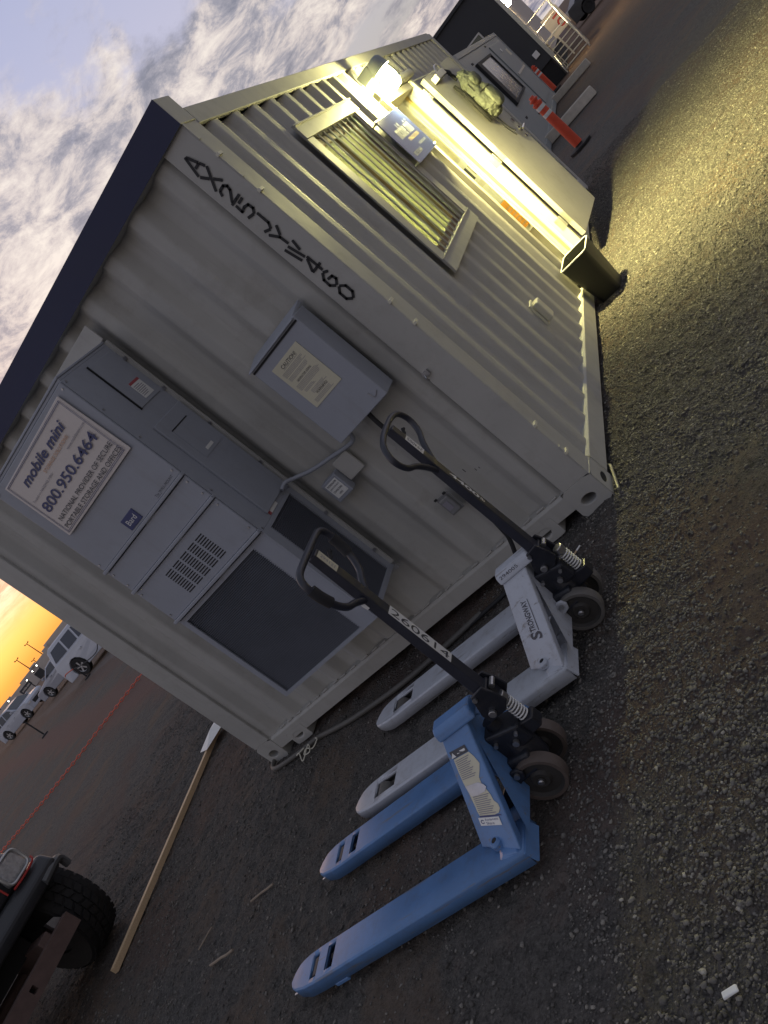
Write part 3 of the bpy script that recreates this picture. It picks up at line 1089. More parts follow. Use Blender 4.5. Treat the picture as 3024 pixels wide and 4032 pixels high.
# ---- interior
li = MB()
for (a, c, e_, f_) in ((0.09, WIN[0], .17, 2.44), (WIN[1], DOOR[0], .17, 2.44), (DOOR[1], 7.25, .17, 2.44), (WIN[0], WIN[1], .17, WIN[2]),
                       (WIN[0], WIN[1], WIN[3], 2.44), (DOOR[0], DOOR[1], DOOR[3], 2.44)):
    li.box(-0.112, -0.102, a + .0005, c - .0005, e_, f_)
li.box(-W + 0.06, -W + 0.07, 0.09, 7.25, .17, 2.44)
li.box(-W + 0.07, -0.113, 0.09, 0.10, .17, 2.44)
li.box(-W + 0.07, -0.113, 7.24, 7.25, .17, 2.44)
li.build('interior_wall', 'int_white', oc)
MB().box(-W + 0.06, -0.102, 0.09, 7.25, 2.441, 2.455).build('ceiling', 'int_white', oc)
MB().box(-W + 0.06, -0.076, 0.09, 7.25, 0.157, 0.169).build('floor', 'int_floor', oc)
for (x, y, lb) in ((-1.5, 5.4, 'ceiling light strip inside the office beyond the open door'), (-1.5, 1.7, 'ceiling light strip inside the office behind the barred window')):
    cl = thing('ceiling_light', lb, 'light', (x, y, 2.38), 0, 'ceiling lights in the office')
    MB().box(-0.07, 0.07, -0.6, 0.6, 0.02, 0.055).build('housing', 'label', cl)
    MB().box(-0.05, 0.05, -0.58, 0.58, 0.0, 0.019).build('diffuser', 'tube_glow', cl)
# things pinned on the far inside wall
nb = thing('notice_board', 'white notice board with dark scribbles inside the open doorway', 'notice board', (-0.8, 7.238, 1.05))
MB().box(-0.25, 0.28, -0.012, 0, 0, 0.34).build('board', 'label', nb)
mb = MB()
for k in range(7):
    mb.box(-0.2 + k * 0.06, -0.17 + k * 0.06, -0.014, -0.0125, 0.06 + 0.02 * (k % 3), 0.24)
mb.build('writing', 'ink_dark', nb)
tag(MB().box(-1.05, -0.5, 7.20, 7.238, 1.45, 1.80).build('cream_cabinet', 'cream', bevel=0.004), 'cream cabinet on the inside wall high in the open doorway', 'cabinet')
tag(MB().box(-1.05, -0.5, 7.225, 7.238, 0.68, 0.97).build('paper_sheet', 'label'), 'pale sheet on the inside wall above the orange notice', 'paper')
on = tag(MB().box(-1.05, -0.5, 7.21, 7.238, 0.24, 0.665).build('orange_notice', 'notice_orange'), 'orange printed notice low on the inside wall seen through the doorway', 'notice')
mb = MB()
for k in range(6):
    mb.box(-1.0, -0.55, 7.207, 7.2085, 0.28 + k * 0.055, 0.30 + k * 0.055)
mb.build('print', 'ink_orange', on)

# ================================================================ heat pump unit on the end wall
hx0, hx1, hy, hz0, hz1 = -1.937, -1.110, -0.450, 0.480, 2.330
hv = thing('air_conditioner', 'tall grey wall mounted air conditioner with louvred coil grilles on the container end', 'air conditioner', (0, 0, 0))
GF = (-1.905, -1.225, 0.500, 1.165)      # front coil opening
body = MB()
n_ = 0
# shell: front pieces leave the coil opening free, side leaves its grille opening free
body.box(hx0, hx1, hy + 0.001, -0.005, hz1 - 0.012, hz1)
body.box(hx0, hx1, hy + 0.001, -0.005, hz0, hz0 + 0.012)
body.box(hx0, hx0 + 0.012, hy + 0.001, -0.005, hz0, hz1)
SG = (-0.385, -0.060, 0.510, 1.165)
body.box(hx1 - 0.012, hx1, hy, SG[0], hz0 + .013, 1.19)
body.box(hx1 - 0.012, hx1, SG[1], -0.005, hz0 + .013, 1.19)
body.box(hx1 - 0.012, hx1, SG[0], SG[1], SG[3], 1.19)
body.box(hx1 - 0.012, hx1, SG[0], SG[1], hz0 + .013, SG[2])
body.box(hx1 - 0.012, hx1, hy, -0.005, 1.191, hz1 - .013)
body.box(hx0, GF[0], hy, hy + 0.012, hz0, 1.19)
body.box(GF[1], hx1 - 0.013, hy, hy + 0.012, hz0, 1.19)
body.box(GF[0], GF[1], hy, hy + 0.012, GF[3], 1.19)
body.box(GF[0], GF[1], hy, hy + 0.012, hz0, GF[2])
hb_ = body.build('cabinet', 'hvac', hv)
MB().box(hx0 - 0.01, hx1 + 0.004, hy - 0.004, -0.01, hz1 + 0.001, hz1 + 0.014).build('rain_flashing', 'hvac', hb_, bevel=0.004)
MB().box(hx0 - 0.03, hx1 + 0.015, -0.012, -0.004, hz1 + 0.015, 2.45).build('top_bracket', 'cpaint', hb_, bevel=0.003)
MB().box(hx1 + 0.0, hx1 + 0.022, -0.016, -0.002, hz0 + 0.02, hz1).build('side_flange', 'cpaint', hb_)
MB().box(hx0 - 0.022, hx0, -0.016, -0.002, hz0 + 0.02, hz1).build('side_flange', 'cpaint', hb_)
MB().box(hx1 - 0.05, hx1 + 0.02, -0.02, -0.002, 0.455, 0.48).build('side_flange', 'gal', hb_)
for z in (0.62, 0.95, 1.38, 1.70, 1.98, 2.21):
    MB().lathe([(0.011, 0), (0.011, -0.008)], (hx1 + 0.012, -0.0165, z), 'Y', 8).build('bolt', 'steel', hb_)
# three lapped front panels
pn = []
for (z0_, z1_) in ((1.637, 2.318), (1.463, 1.640), (1.195, 1.466)):
    mb = MB().box(hx0 + 0.002, hx1 - 0.002, hy - 0.012, hy - 0.001, z0_ + 0.022, z1_ - 0.004)
    mb.box(hx0 - 0.003, hx1 + 0.004, hy - 0.028, hy - 0.001, z0_ + 0.003, z0_ + 0.022)
    pn.append(mb.build('front_panel', 'hvac', hv, bevel=0.004))
    for xs_ in (hx0 + 0.02, hx1 - 0.02):
        for zz_ in ((z0_ + 0.06), (z1_ - 0.03)):
            MB().lathe([(0.006, 0), (0.006, -0.004)], (xs_, hy - 0.012, zz_), 'Y', 8).build('screw', 'steel', pn[-1])
# louvre slots in the lower panel: five columns of eleven
for c_ in range(5):
    mb = MB()
    for k in range(11):
        x0_ = -1.702 + c_ * 0.0765
        z_ = 1.256 + k * 0.0146
        mb.box(x0_, x0_ + 0.060, hy - 0.0132, hy - 0.0125, z_, z_ + 0.0068)
    mb.build('louvre_slots', 'dark', pn[2])
# coil grilles: wavy fin sheet set back in the openings
mb = MB()
nfx = 64
for k in range(nfx):
    z_ = GF[2] + (GF[3] - GF[2]) * k / nfx
    h_ = (GF[3] - GF[2]) / nfx
    mb.add([(GF[0], hy + 0.008, z_), (GF[1], hy + 0.008, z_), (GF[1], hy + 0.020, z_ + h_ * .5), (GF[0], hy + 0.020, z_ + h_ * .5),
            (GF[1], hy + 0.008, z_ + h_), (GF[0], hy + 0.008, z_ + h_)], [(0, 1, 2, 3), (3, 2, 4, 5)])
o = mb.build('coil_grille', 'coil', hv, recalc=False)
mb = MB()
for k in range(nfx):
    z_ = SG[2] + (SG[3] - SG[2]) * k / nfx
    h_ = (SG[3] - SG[2]) / nfx
    mb.add([(hx1 - 0.007, SG[0], z_), (hx1 - 0.007, SG[1], z_), (hx1 - 0.019, SG[1], z_ + h_ * .5), (hx1 - 0.019, SG[0], z_ + h_ * .5),
            (hx1 - 0.007, SG[1], z_ + h_), (hx1 - 0.007, SG[0], z_ + h_)], [(0, 1, 2, 3), (3, 2, 4, 5)])
mb.build('coil_grille', 'coil', hv, recalc=False)
# sawtooth edges of the grille guards
mb = MB()
for k in range(55):
    z_ = GF[2] + 0.0121 * k
    for x_, s_ in ((GF[1], -1), (GF[0], 1)):
        mb.add([(x_, hy - 0.0015, z_), (x_ + s_ * 0.008, hy - 0.0015, z_ + .006), (x_, hy - 0.0015, z_ + .012)], [(0, 1, 2)])
    for y_, s_ in ((SG[0], 1), (SG[1], -1)):
        mb.add([(hx1 + 0.0015, y_, z_), (hx1 + 0.0015, y_ + s_ * 0.008, z_ + .006), (hx1 + 0.0015, y_, z_ + .012)], [(0, 1, 2)])
mb.build('grille_teeth', 'hvac', hv, recalc=False)['kind'] = 'stuff'
# side: service door and control door
sd_ = MB().box(hx1 + 0.0005, hx1 + 0.006, -0.258, -0.045, 1.985, 2.285).build('side_door', 'hvac', hv, bevel=0.002)
MB().box(hx1 + 0.001, hx1 + 0.0085, -0.262, -0.255, 1.98, 2.29).build('door_edge', 'dark', sd_)
MB().box(hx1 + 0.0065, hx1 + 0.0075, -0.172, -0.080, 2.005, 2.108).build('rating_label', 'label', sd_)
MB().box(hx1 + 0.0077, hx1 + 0.0083, -0.172, -0.080, 2.094, 2.108).build('rating_label', 'red_label', sd_)
mb = MB()
for k in range(7):
    mb.box(hx1 + 0.0077, hx1 + 0.0083, -0.165, -0.165 + random.uniform(0.045, 0.075), 2.018 + k * 0.010, 2.0215 + k * 0.010)
mb.build('print', 'ink_grey', sd_)
sd2 = MB().box(hx1 + 0.0005, hx1 + 0.014, -0.325, -0.030, 1.215, 1.885).build('control_cover', 'hvac', hv, bevel=0.003)
MB().box(hx1 + 0.0145, hx1 + 0.017, -0.268, -0.076, 1.606, 1.806).build('access_flap', 'hvac', sd2, bevel=0.001)
MB().box(hx1 + 0.015, hx1 + 0.0185, -0.270, -0.1, 1.806, 1.812).build('flap_edge', 'dark', sd2)
MB().box(hx1 + 0.0175, hx1 + 0.0182, -0.215, -0.14, 1.625, 1.642).build('rating_label', 'label', sd2)
MB().box(hx1 + 0.0005, hx1 + 0.003, -0.29, -0.20, 1.195, 1.235).build('warning_label', 'label', hv)
MB().box(hx1 + 0.0005, hx1 + 0.0035, -0.31, -0.29, 1.195, 1.235).build('warning_label', 'red_label', hv)
for (y_, z_) in ((-0.43, 2.30), (-0.43, 2.10), (-0.43, 1.90), (-0.43, 1.50), (-0.43, 1.20), (-0.40, 0.9), (-0.42, 0.6), (-0.03, 1.19)):
    MB().lathe([(0.006, 0), (0.006, 0.004)], (hx1 + 0.0, y_, z_), 'X', 8).build('screw', 'steel', hv)
# badge and maker lettering
bd = MB().box(-1.583, -1.468, hy - 0.017, hy - 0.0125, 1.672, 1.742).build('badge', 'ink_navy', hv, bevel=0.002)
text('badge_text', 'Bard', 'label', hv, (-1.563, hy - 0.0175, 1.692), (1, 0, 0), (0, 0, 1), 0.076, 0.030)
text('panel_text', 'The WALL-MOUNT', 'ink_dark', hv, (-1.318, hy - 0.0125, 1.674), (1, 0, 0), (0, 0, 1), 0.165, 0.014)
MB().box(-1.318, -1.275, hy - 0.0130, hy - 0.0124, 1.669, 1.6705).build('panel_text', 'ink_dark', hv)

# ---- rental sign on the unit
sg = thing('rental_sign', 'white rental sign with phone number fixed to the air conditioner', 'sign')
sy = -0.478
MB().hexa([(-1.846, sy - 0.001, 1.898), (-1.160, sy + 0.004, 1.900), (-1.160, sy + 0.010, 1.900), (-1.846, sy + 0.006, 1.898),
           (-1.842, sy - 0.001, 2.276), (-1.172, sy + 0.002, 2.290), (-1.172, sy + 0.010, 2.290), (-1.842, sy + 0.006, 2.276)]).build('panel', 'sign_white', sg, bevel=0.003)
mb = MB()
o0 = (-1.84, sy - 0.004, 1.90)
UX, UZ = (1, 0, 0.012), (0.006, 0, 1)
lines_mesh(mb, o0, UX, UZ, [(0.012, 0.656, 0.010), (0.018, 0.650, 0.017), (0.012, 0.656, 0.366), (0.018, 0.650, 0.360)], 0.0022, 0.0)
for x_ in (0.012, 0.018, 0.6478, 0.6538):
    lines_mesh(mb, o0, UX, UZ, [(x_, x_ + 0.0022, 0.010)], 0.356, 0.0)
mb.build('border', 'ink_navy', sg, recalc=False)
tx = lambda s, m_, x, z, w_, h_, sh=0.0, bo=0.0: text('lettering', s, m_, sg, (x, sy - 0.0045, z), UX, UZ, w_, h_, sh, bo)
tx('mobile mini', 'ink_navy', -1.738, 2.183, 0.462, 0.052, 0.25, 0.018)
tx('STORAGE SOLUTIONS', 'ink_orange', -1.590, 2.152, 0.270, 0.018, 0.1, 0.01)
tx('Traded on NASDAQ: MINI', 'ink_grey', -1.800, 2.119, 0.230, 0.014)
tx('www.mobilemini.com', 'ink_grey', -1.385, 2.126, 0.190, 0.014)
tx('800.950.6464', 'ink_navy', -1.794, 2.036, 0.578, 0.056, 0, 0.01)
tx('NATIONAL PROVIDER OF SECURE', 'ink_dark', -1.790, 1.968, 0.592, 0.026, 0, 0.004)
tx('PORTABLE STORAGE AND OFFICES', 'ink_dark', -1.804, 1.924, 0.618, 0.026, 0, 0.004)

# ---- electrical panel with caution sheet
bx = thing('electrical_panel', 'grey electrical panel box with cream caution sheet beside the corner post', 'electrical box')
mb = MB().box(-0.639, -0.278, -0.150, -0.002, 1.152, 1.692)
mb.build('enclosure', 'hvac', bx, bevel=0.005)
MB().hexa([(-0.648, -0.165, 1.682), (-0.290, -0.165, 1.682), (-0.272, -0.001, 1.700), (-0.648, -0.001, 1.700),
           (-0.648, -0.165, 1.690), (-0.290, -0.165, 1.690), (-0.272, -0.001, 1.722), (-0.648, -0.001, 1.722)]).build('rain_hood', 'hvac', bx, bevel=0.003)
MB().box(-0.637, -0.285, -0.1535, -0.1505, 1.665, 1.675).build('door_gap', 'dark', bx)
cs = MB().box(-0.563, -0.367, -0.1535, -0.1505, 1.352, 1.616).build('caution_sheet', 'cream', bx)
o0 = (-0.563, -0.1540, 1.352)
ctx = lambda s, x, z, w_, h_, bo=0.0: text('lettering', s, 'ink_dark', cs, (-0.563 + x, -0.1541, 1.352 + z), (1, 0, 0), (0, 0, 1), w_, h_, 0, bo)
ctx('CAUTION!', 0.045, 0.227, 0.108, 0.019, 0.01)
ctx('GENERATOR SIZING', 0.044, 0.142, 0.105, 0.009, 0.008)
ctx('WARNING!', 0.060, 0.040, 0.082, 0.012, 0.012)
mb = MB()
X_, Z_ = (1, 0, 0), (0, 0, 1)
rows = [(0.045, 0.152, 0.222), (0.044, 0.150, 0.1395), (0.060, 0.142, 0.0375)]
lines_mesh(mb, o0, X_, Z_, rows, 0.0016, 0)
rows = []
for (z_, n__, a_, b__) in ((0.212, 5, 0.018, 0.178), (0.180, 4, 0.022, 0.165), (0.131, 6, 0.018, 0.180), (0.094, 3, 0.03, 0.12), (0.070, 4, 0.05, 0.16), (0.030, 4, 0.024, 0.165)):
    for k in range(n__):
        rows.append((a_, b__ - random.random() * 0.03, z_ - k * 0.0055))
lines_mesh(mb, o0, X_, Z_, rows, 0.0018, 0)
mb.build('fine_print', 'ink_grey', cs, recalc=False)
MB().tube(smooth_path([(-0.30, -0.152, 1.20), (-0.33, -0.154, 1.185), (-0.34, -0.154, 1.22)]), 0.002, 6).build('lead_seal', 'steel', bx)

# flexible conduit and black power cable
tag(MB().tube(smooth_path([(-1.085, -0.12, 1.215), (-1.06, -0.085, 1.222), (-1.02, -0.05, 1.195), (-0.93, -0.03, 1.155), (-0.80, -0.02, 1.125), (-0.69, -0.03, 1.105),
                           (-0.625, -0.06, 1.115), (-0.60, -0.08, 1.155)]), 0.011, 10).build('conduit', 'hvac', smooth=True),
    'grey flexible conduit curving from the air conditioner to the electrical panel', 'conduit')
tag(MB().tube(smooth_path([(-0.445, -0.10, 1.155), (-0.452, -0.10, 1.05), (-0.46, -0.07, 0.8), (-0.465, -0.07, 0.5), (-0.477, -0.10, 0.27), (-0.496, -0.10, 0.198),
                           (-0.548, -0.11, 0.10), (-0.60, -0.13, 0.02), (-0.9, -0.17, 0.008), (-1.4, -0.22, 0.006), (-1.93, -0.22, 0.008)]), 0.012, 10).build('power_cable', 'rubber', smooth=True),
    'black power cable dropping from the electrical panel to the ground', 'cable')
jb = thing('junction_box', 'small grey junction box with label above the side coil grille', 'junction box')
MB().box(-0.968, -0.852, -0.062, -0.004, 0.938, 1.068).build('enclosure', 'hvac', jb, bevel=0.006)
MB().box(-0.950, -0.866, -0.0655, -0.0625, 0.960, 1.052).build('label_sheet', 'label', jb, bevel=0.001)
for s_, z_, w_ in (('PHONE/ALARM', 1.034, 0.066), ('JUNCTION BOX', 1.013, 0.070), ('CONNECTIONS', 0.992, 0.066), ('HERE', 0.970, 0.026)):
    text('lettering', s_, 'ink_dark', jb, (-0.908 - w_ / 2, -0.0662, z_), X_, Z_, w_, 0.011, 0, 0.01)
# conduit sleeve patch beside it
MB().box(-0.848, -0.73, -0.02, -0.004, 0.97, 1.10).build('cover_plate', 'cpaint', jb, bevel=0.006)
oc_ = thing('power_outlet', 'grey outdoor power outlet with clouded cover on the end wall', 'outlet', (-0.60, 0.0, 0.52))
MB().box(-0.042, 0.042, -0.006, 0.0, -0.062, 0.062).build('cover_plate', 'clear', oc_, bevel=0.004)
MB().box(-0.032, 0.032, -0.028, -0.007, -0.052, 0.052).build('flip_cover', 'clear', oc_, bevel=0.008, seg=3)
MB().box(-0.020, 0.014, -0.031, -0.0285, -0.022, 0.030).build('rating_label', 'ink_grey', oc_)
mb = MB()
mb.box(-0.045, -0.028, -0.012, -0.007, 0.058, 0.07).box(0.018, 0.035, -0.012, -0.007, 0.058, 0.07)
mb.build('hinge', 'rubber', oc_)
# scuffs
mb = MB()
for (x_, z_, l_) in ((-0.42, 0.60, 0.022), (-0.375, 0.560, 0.016), (-0.355, 0.553, 0.012)):
    mb.add([(x_, 0.018, z_), (x_ + .004, 0.018, z_), (x_ + .004, 0.018, z_ - l_), (x_, 0.018, z_ - l_)], [(0, 1, 2, 3)])
mb.build('scuff_mark', 'ink_dark', oc, recalc=False)

# outlet on the long wall
ob = thing('power_outlet', 'cream weatherproof outlet cover on the long wall near the bin', 'outlet', (0.0, 1.53, 0.555))
MB().box(-0.004, 0.010, -0.062, 0.062, -0.085, 0.085).build('cover_plate', 'frame_light', ob, bevel=0.003)
MB().box(0.011, 0.055, -0.052, 0.052, -0.075, 0.070).build('flip_cover', 'frame_light', ob, bevel=0.010, seg=3)
MB().box(0.011, 0.03, -0.03, -0.012, 0.058, 0.072).build('hinge', 'steel', ob)

# ---- blue sign by the door
bs = thing('advert_sign', 'glossy blue company sign bolted between barred window and doorway', 'sign')
BX = 0.048
MB().box(BX - 0.004, BX, 2.125, 2.895, 1.687, 2.068).build('panel', 'sign_blue', bs, bevel=0.001)
bt = lambda s, m_, y, z, w_, h_, sh=0.0, bo=0.0: text('lettering', s, m_, bs, (BX + 0.0006, y, z), (0, 1, 0), (0, 0, 1), w_, h_, sh, bo)
bt('mobile mini', 'hvac', 2.28, 1.870, 0.50, 0.115, 0.2, 0.02)
bt('STORAGE SOLUTIONS', 'seal', 2.42, 1.828, 0.36, 0.028, 0, 0.01)
bt('800.950.6464', 'hvac', 2.22, 1.730, 0.26, 0.036, 0, 0.01)
bt('mobilemini.com', 'hvac', 2.54, 1.770, 0.26, 0.026)
for (y_, z_) in ((2.138, 2.056), (2.882, 2.056), (2.138, 1.70), (2.882, 1.70)):
    MB().lathe([(0.008, BX - 0.055), (0.008, BX), (0.006, BX + 0.006)], (0, y_, z_), 'X', 10).build('bolt', 'chrome', bs)

# ---- lit wall lamp
wl = thing('wall_lamp', 'lit yellow wall lamp with grey cap above the blue sign', 'lamp', (0.145, 2.98, 2.235))
MB().lathe([(0.062, 0.074), (0.078, 0.072), (0.066, 0.150), (0.045, 0.170), (0.02, 0.175)], n=20).build('cap', 'grey_cont', wl, smooth=True)
MB().box(-0.150, -0.04, -0.05, 0.05, 0.085, 0.175).build('back_box', 'grey_cont', wl, bevel=0.008)
MB().lathe([(0.030, -0.085), (0.052, -0.06), (0.060, 0.0), (0.056, 0.05), (0.045, 0.083)], n=20).build('globe', 'lamp_glow', wl, smooth=True)

# ================================================================ pallet jacks
def pallet_jack(name, label, ox, oy, yaw, P):
    t_ = thing(name, label, 'pallet jack', (ox, oy, 0.0), math.pi + yaw, 'pallet jacks parked by the container')
    body, pump, tread = P['paint'], 'black_jack', P['tread']
    Lf, hw, fw, zt = P['len'], P['half'], P['fw'], 0.085
    cf = hw - fw / 2
    for s in (1, -1):
        c = s * cf
        # fork outline (local x forward), with real cut-outs for the load rollers
        out = []
        x0_, x1_ = P['rear'], Lf
        tip = [(x1_ - 0.20, fw / 2), (x1_ - 0.12, fw * .47), (x1_ - 0.055, fw * .37), (x1_ - 0.018, fw * .22), (x1_, fw * .06)]
        prof = [(x0_, fw / 2)] + tip
        prof = prof + [(x, -y) for x, y in prof[::-1]]
        hole = P['holes']
        mb = MB()
        # strips across the top, split at the hole edges
        xs = sorted(set([x0_] + [p[0] for p in tip] + [x1_ - h_ for hh in hole for h_ in (hh[0], hh[1])] + list(np.arange(x1_ - 0.2, x1_, 0.02))))

        def halfw(x):
            pts_ = [(x0_, fw / 2)] + tip
            for (a, ya), (b_, yb) in zip(pts_[:-1], pts_[1:]):
                if a <= x <= b_:
                    return ya + (yb - ya) * (x - a) / (b_ - a)
            return fw / 2

        def ztop(x):
            return zt - max(0, x - (x1_ - 0.10)) ** 2 * 1.2
        for a, b_ in zip(xs[:-1], xs[1:]):
            wa, wb = halfw(a), halfw(b_)
            hh = [h_ for h_ in hole if x1_ - h_[0] <= (a + b_) / 2 <= x1_ - h_[1]]
            za, zb = ztop(a), ztop(b_)
            if hh:
                hwid = hh[0][2]
                sk = hh[0][3]
                for sg_ in (1, -1):
                    mb.add([(a, c + sg_ * hwid, za), (b_, c + sg_ * hwid, zb), (b_, c + sg_ * (wb - .006), zb), (a, c + sg_ * (wa - .006), za)], [(0, 1, 2, 3)])
            else:
                mb.add([(a, c - wa + .006, za), (b_, c - wb + .006, zb), (b_, c + wb - .006, zb), (a, c + wa - .006, za)], [(0, 1, 2, 3)])
            for sg_ in (1, -1):
                zl = 0.026 if b_ < x1_ - 0.10 else 0.026 + (b_ - (x1_ - 0.10)) * 0.22
                zl0 = 0.026 if a < x1_ - 0.10 else 0.026 + (a - (x1_ - 0.10)) * 0.22
                # rounded shoulder then flared flank
                mb.add([(a, c + sg_ * (wa - .006), za), (b_, c + sg_ * (wb - .006), zb), (b_, c + sg_ * (wb), zb - .006), (a, c + sg_ * wa, za - .006),
                        (b_, c + sg_ * (wb + .004), zl), (a, c + sg_ * (wa + .004), zl0)], [(0, 1, 2, 3), (3, 2, 4, 5)])
        # hole cross edges
        for hh in hole:
            for xx in (x1_ - hh[0], x1_ - hh[1]):
                mb.add([(xx, c - hh[2], zt), (xx, c + hh[2], zt), (xx, c + hh[2], zt - .02), (xx, c - hh[2], zt - .02)], [(0, 1, 2, 3)])
            for sg_ in (1, -1):
                mb.add([(x1_ - hh[0], c + sg_ * hh[2], zt), (x1_ - hh[1], c + sg_ * hh[2], zt), (x1_ - hh[1], c + sg_ * hh[2], zt - .02), (x1_ - hh[0], c + sg_ * hh[2], zt - .02)], [(0, 1, 2, 3)])
        # nose and rear plate
        mb.add([(x1_, c - fw * .06 + .006, ztop(x1_)), (x1_, c + fw * .06 - .006, ztop(x1_)), (x1_, c + fw * .06, .048), (x1_, c - fw * .06, .048)], [(0, 1, 2, 3)])
        mb.add([(x1_, c - fw * .06, .048), (x1_, c + fw * .06, .048), (x1_ - .06, c + fw * .3, .034), (x1_ - .06, c - fw * .3, .034)], [(0, 1, 2, 3)])
        fk = mb.build('fork', body, t_, recalc=False)
        b_ = bmesh.new()
        b_.from_mesh(fk.data)
        bmesh.ops.remove_doubles(b_, verts=b_.verts, dist=2e-4)
        bmesh.ops.recalc_face_normals(b_, faces=b_.faces)
        b_.to_mesh(fk.data)
        b_.free()
        fk.data.shade_smooth()
        fk.data.set_sharp_from_angle(angle=math.radians(28))
        md = fk.modifiers.new('thick', 'SOLIDIFY')
        md.thickness = 0.004
        md.offset = -1
        # rear end plate of the channel: leans outwards to the ground
        e0, e1 = c + s * (fw / 2 + .003), c - s * (fw / 2 - .02)
        ep = MB().hexa([(P['rear'] + dx_, yy_, zz2) for zz2, d0 in ((0.030, -0.010), (0.082, 0.0)) for dx_, yy_ in ((d0 - .006, min(e0, e1)), (d0 - .006, max(e0, e1)), (d0 + .001, max(e0, e1)), (d0 + .001, min(e0, e1)))])
        ep.build('end_plate', body, t_)
        # load roller and its carrier
        xr = x1_ - P['roll']
        MB().cyl((xr, c - 0.036, 0.040), (xr, c + 0.036, 0.040), 0.041, 20).build('load_roller', tread, t_, smooth=True, bevel=0.003)
        MB().box(xr + 0.0, xr + 0.16, c - 0.048, c - 0.040, 0.03, 0.055).box(xr + 0.0, xr + 0.16, c + 0.040, c + 0.048, 0.03, 0.055).build('roller_carrier', 'steel', t_)
        # entry skid that shows under the flank
        MB().box(x1_ - 0.34, x1_ - 0.26, c + s * (fw / 2 - 0.01), c + s * (fw / 2 + 0.006), 0.012, 0.030).build('entry_skid', body, t_, bevel=0.004)
        # push rod inside the channel
        MB().box(0.12, xr, c - 0.012, c + 0.012, 0.03, 0.045).build('push_rod', 'steel', t_)

    zc_ = P['zc']
    # A shaped head frame: two sloping box beams meeting under a cap
    for s in (1, -1):
        A = [(0.108, s * 0.035, zc_ - 0.035), (-0.020, s * 0.035, zc_ - 0.035)]
        B = [(0.230, s * (cf - 0.015), 0.087), (0.030, s * (cf + 0.065), 0.087)]
        B = [(0.240, s * (hw - fw * 0.80), 0.0865), (P['rear'] + 0.008, s * (hw - 0.012), 0.0865)]
        th = Vector((0, -s * 0.030, -0.020))
        q = [Vector(A[0]), Vector(A[1]), Vector(B[1]), Vector(B[0])]
        bm_ = MB()
        nu, nvv = 6, 10
        for lay in (0, 1):
            bm_.add([tuple((q[0].lerp(q[1], i / nu)).lerp(q[3].lerp(q[2], i / nu), j / nvv) + th * lay) for j in range(nvv + 1) for i in range(nu + 1)],
                    [(j * (nu + 1) + i, j * (nu + 1) + i + 1, (j + 1) * (nu + 1) + i + 1, (j + 1) * (nu + 1) + i) for j in range(nvv) for i in range(nu)])
        sz = (nu + 1) * (nvv + 1)
        rim_ = [i for i in range(nu + 1)] + [j * (nu + 1) + nu for j in range(1, nvv + 1)] + [nvv * (nu + 1) + i for i in range(nu - 1, -1, -1)] + [j * (nu + 1) for j in range(nvv - 1, 0, -1)]
        bm_.f += [(rim_[k], rim_[(k + 1) % len(rim_)], sz + rim_[(k + 1) % len(rim_)], sz + rim_[k]) for k in range(len(rim_))]
        bm_ = bm_.build('head_beam', body, t_, bevel=0.006, seg=3, smooth=True)
        # welded gusset on the fork and pivot bolt
        MB().hexa([(0.16, s * (hw - fw * .9), 0.080), (0.06, s * (hw - fw * .9), 0.080), (0.06, s * (hw - 0.006), 0.080), (0.16, s * (hw - 0.02), 0.080),
                   (0.15, s * (hw - fw * .9), 0.092), (0.068, s * (hw - fw * .9), 0.092), (0.068, s * (hw - 0.012), 0.092), (0.13, s * (hw - 0.03), 0.092)]).build('gusset', body, t_, bevel=0.003)
        hb2 = MB().lathe([(0.024, 0), (0.024, 0.02), (0.017, 0.028), (0.011, 0.028), (0.011, 0.016)], n=18)
        hb2.build('pivot_boss', body, t_, smooth=True, loc=(0.145, s * (cf - 0.005), 0.092))
        MB().lathe([(0.010, 0.0), (0.010, 0.003)], n=12).build('boss_hole', 'dark', t_, loc=(0.145, s * (cf - 0.005), 0.118))
        # link arm from yoke to push rod
        lk = MB()
        arm = [(-0.015, 0.165), (0.03, 0.150), (0.10, 0.100), (0.16, 0.055)]
        wd_ = [0.024, 0.026, 0.022, 0.018]
        up_, dn_ = [], []
        for k, (x_, z_) in enumerate(arm):
            up_.append((x_ - wd_[k] * .55, 0, z_ + wd_[k] * .75 * (1 if k else 1)))
            dn_.append((x_ + wd_[k] * .55 * (-1 if k == 0 else -.3), 0, z_ - wd_[k]))
        poly = [(-0.040, s * .098, 0.165), (-0.030, s * .098, 0.188), (-0.008, s * .098, 0.192), (0.04, s * .098, 0.168), (0.12, s * .098, 0.115), (0.19, s * .098, 0.066),
                (0.185, s * .098, 0.040), (0.10, s * .098, 0.075), (0.02, s * .098, 0.125), (-0.03, s * .098, 0.142)]
        lk.prism(poly, (0, s * 0.014, 0))
        lkm = body if P['link_paint'] else pump
        lko = lk.build('link_arm', lkm, t_, bevel=0.004)
        MB().cyl((-0.014, s * 0.111, 0.168), (-0.014, s * 0.120, 0.168), 0.011, 12).build('pin', 'steel', t_)
    # cap of the head frame
    MB().prism([(0.118, -0.052, zc_ - 0.045), (0.118, -0.040, zc_ - 0.010), (0.118, -0.022, zc_), (0.118, 0.022, zc_), (0.118, 0.040, zc_ - 0.010), (0.118, 0.052, zc_ - 0.045)],
               (-0.182, 0, 0)).build('head_cap', body, t_, bevel=0.010, seg=3)
    MB().box(0.02, 0.10, -0.035, 0.035, 0.12, zc_ - 0.05).build('head_web', body, t_, bevel=0.004)
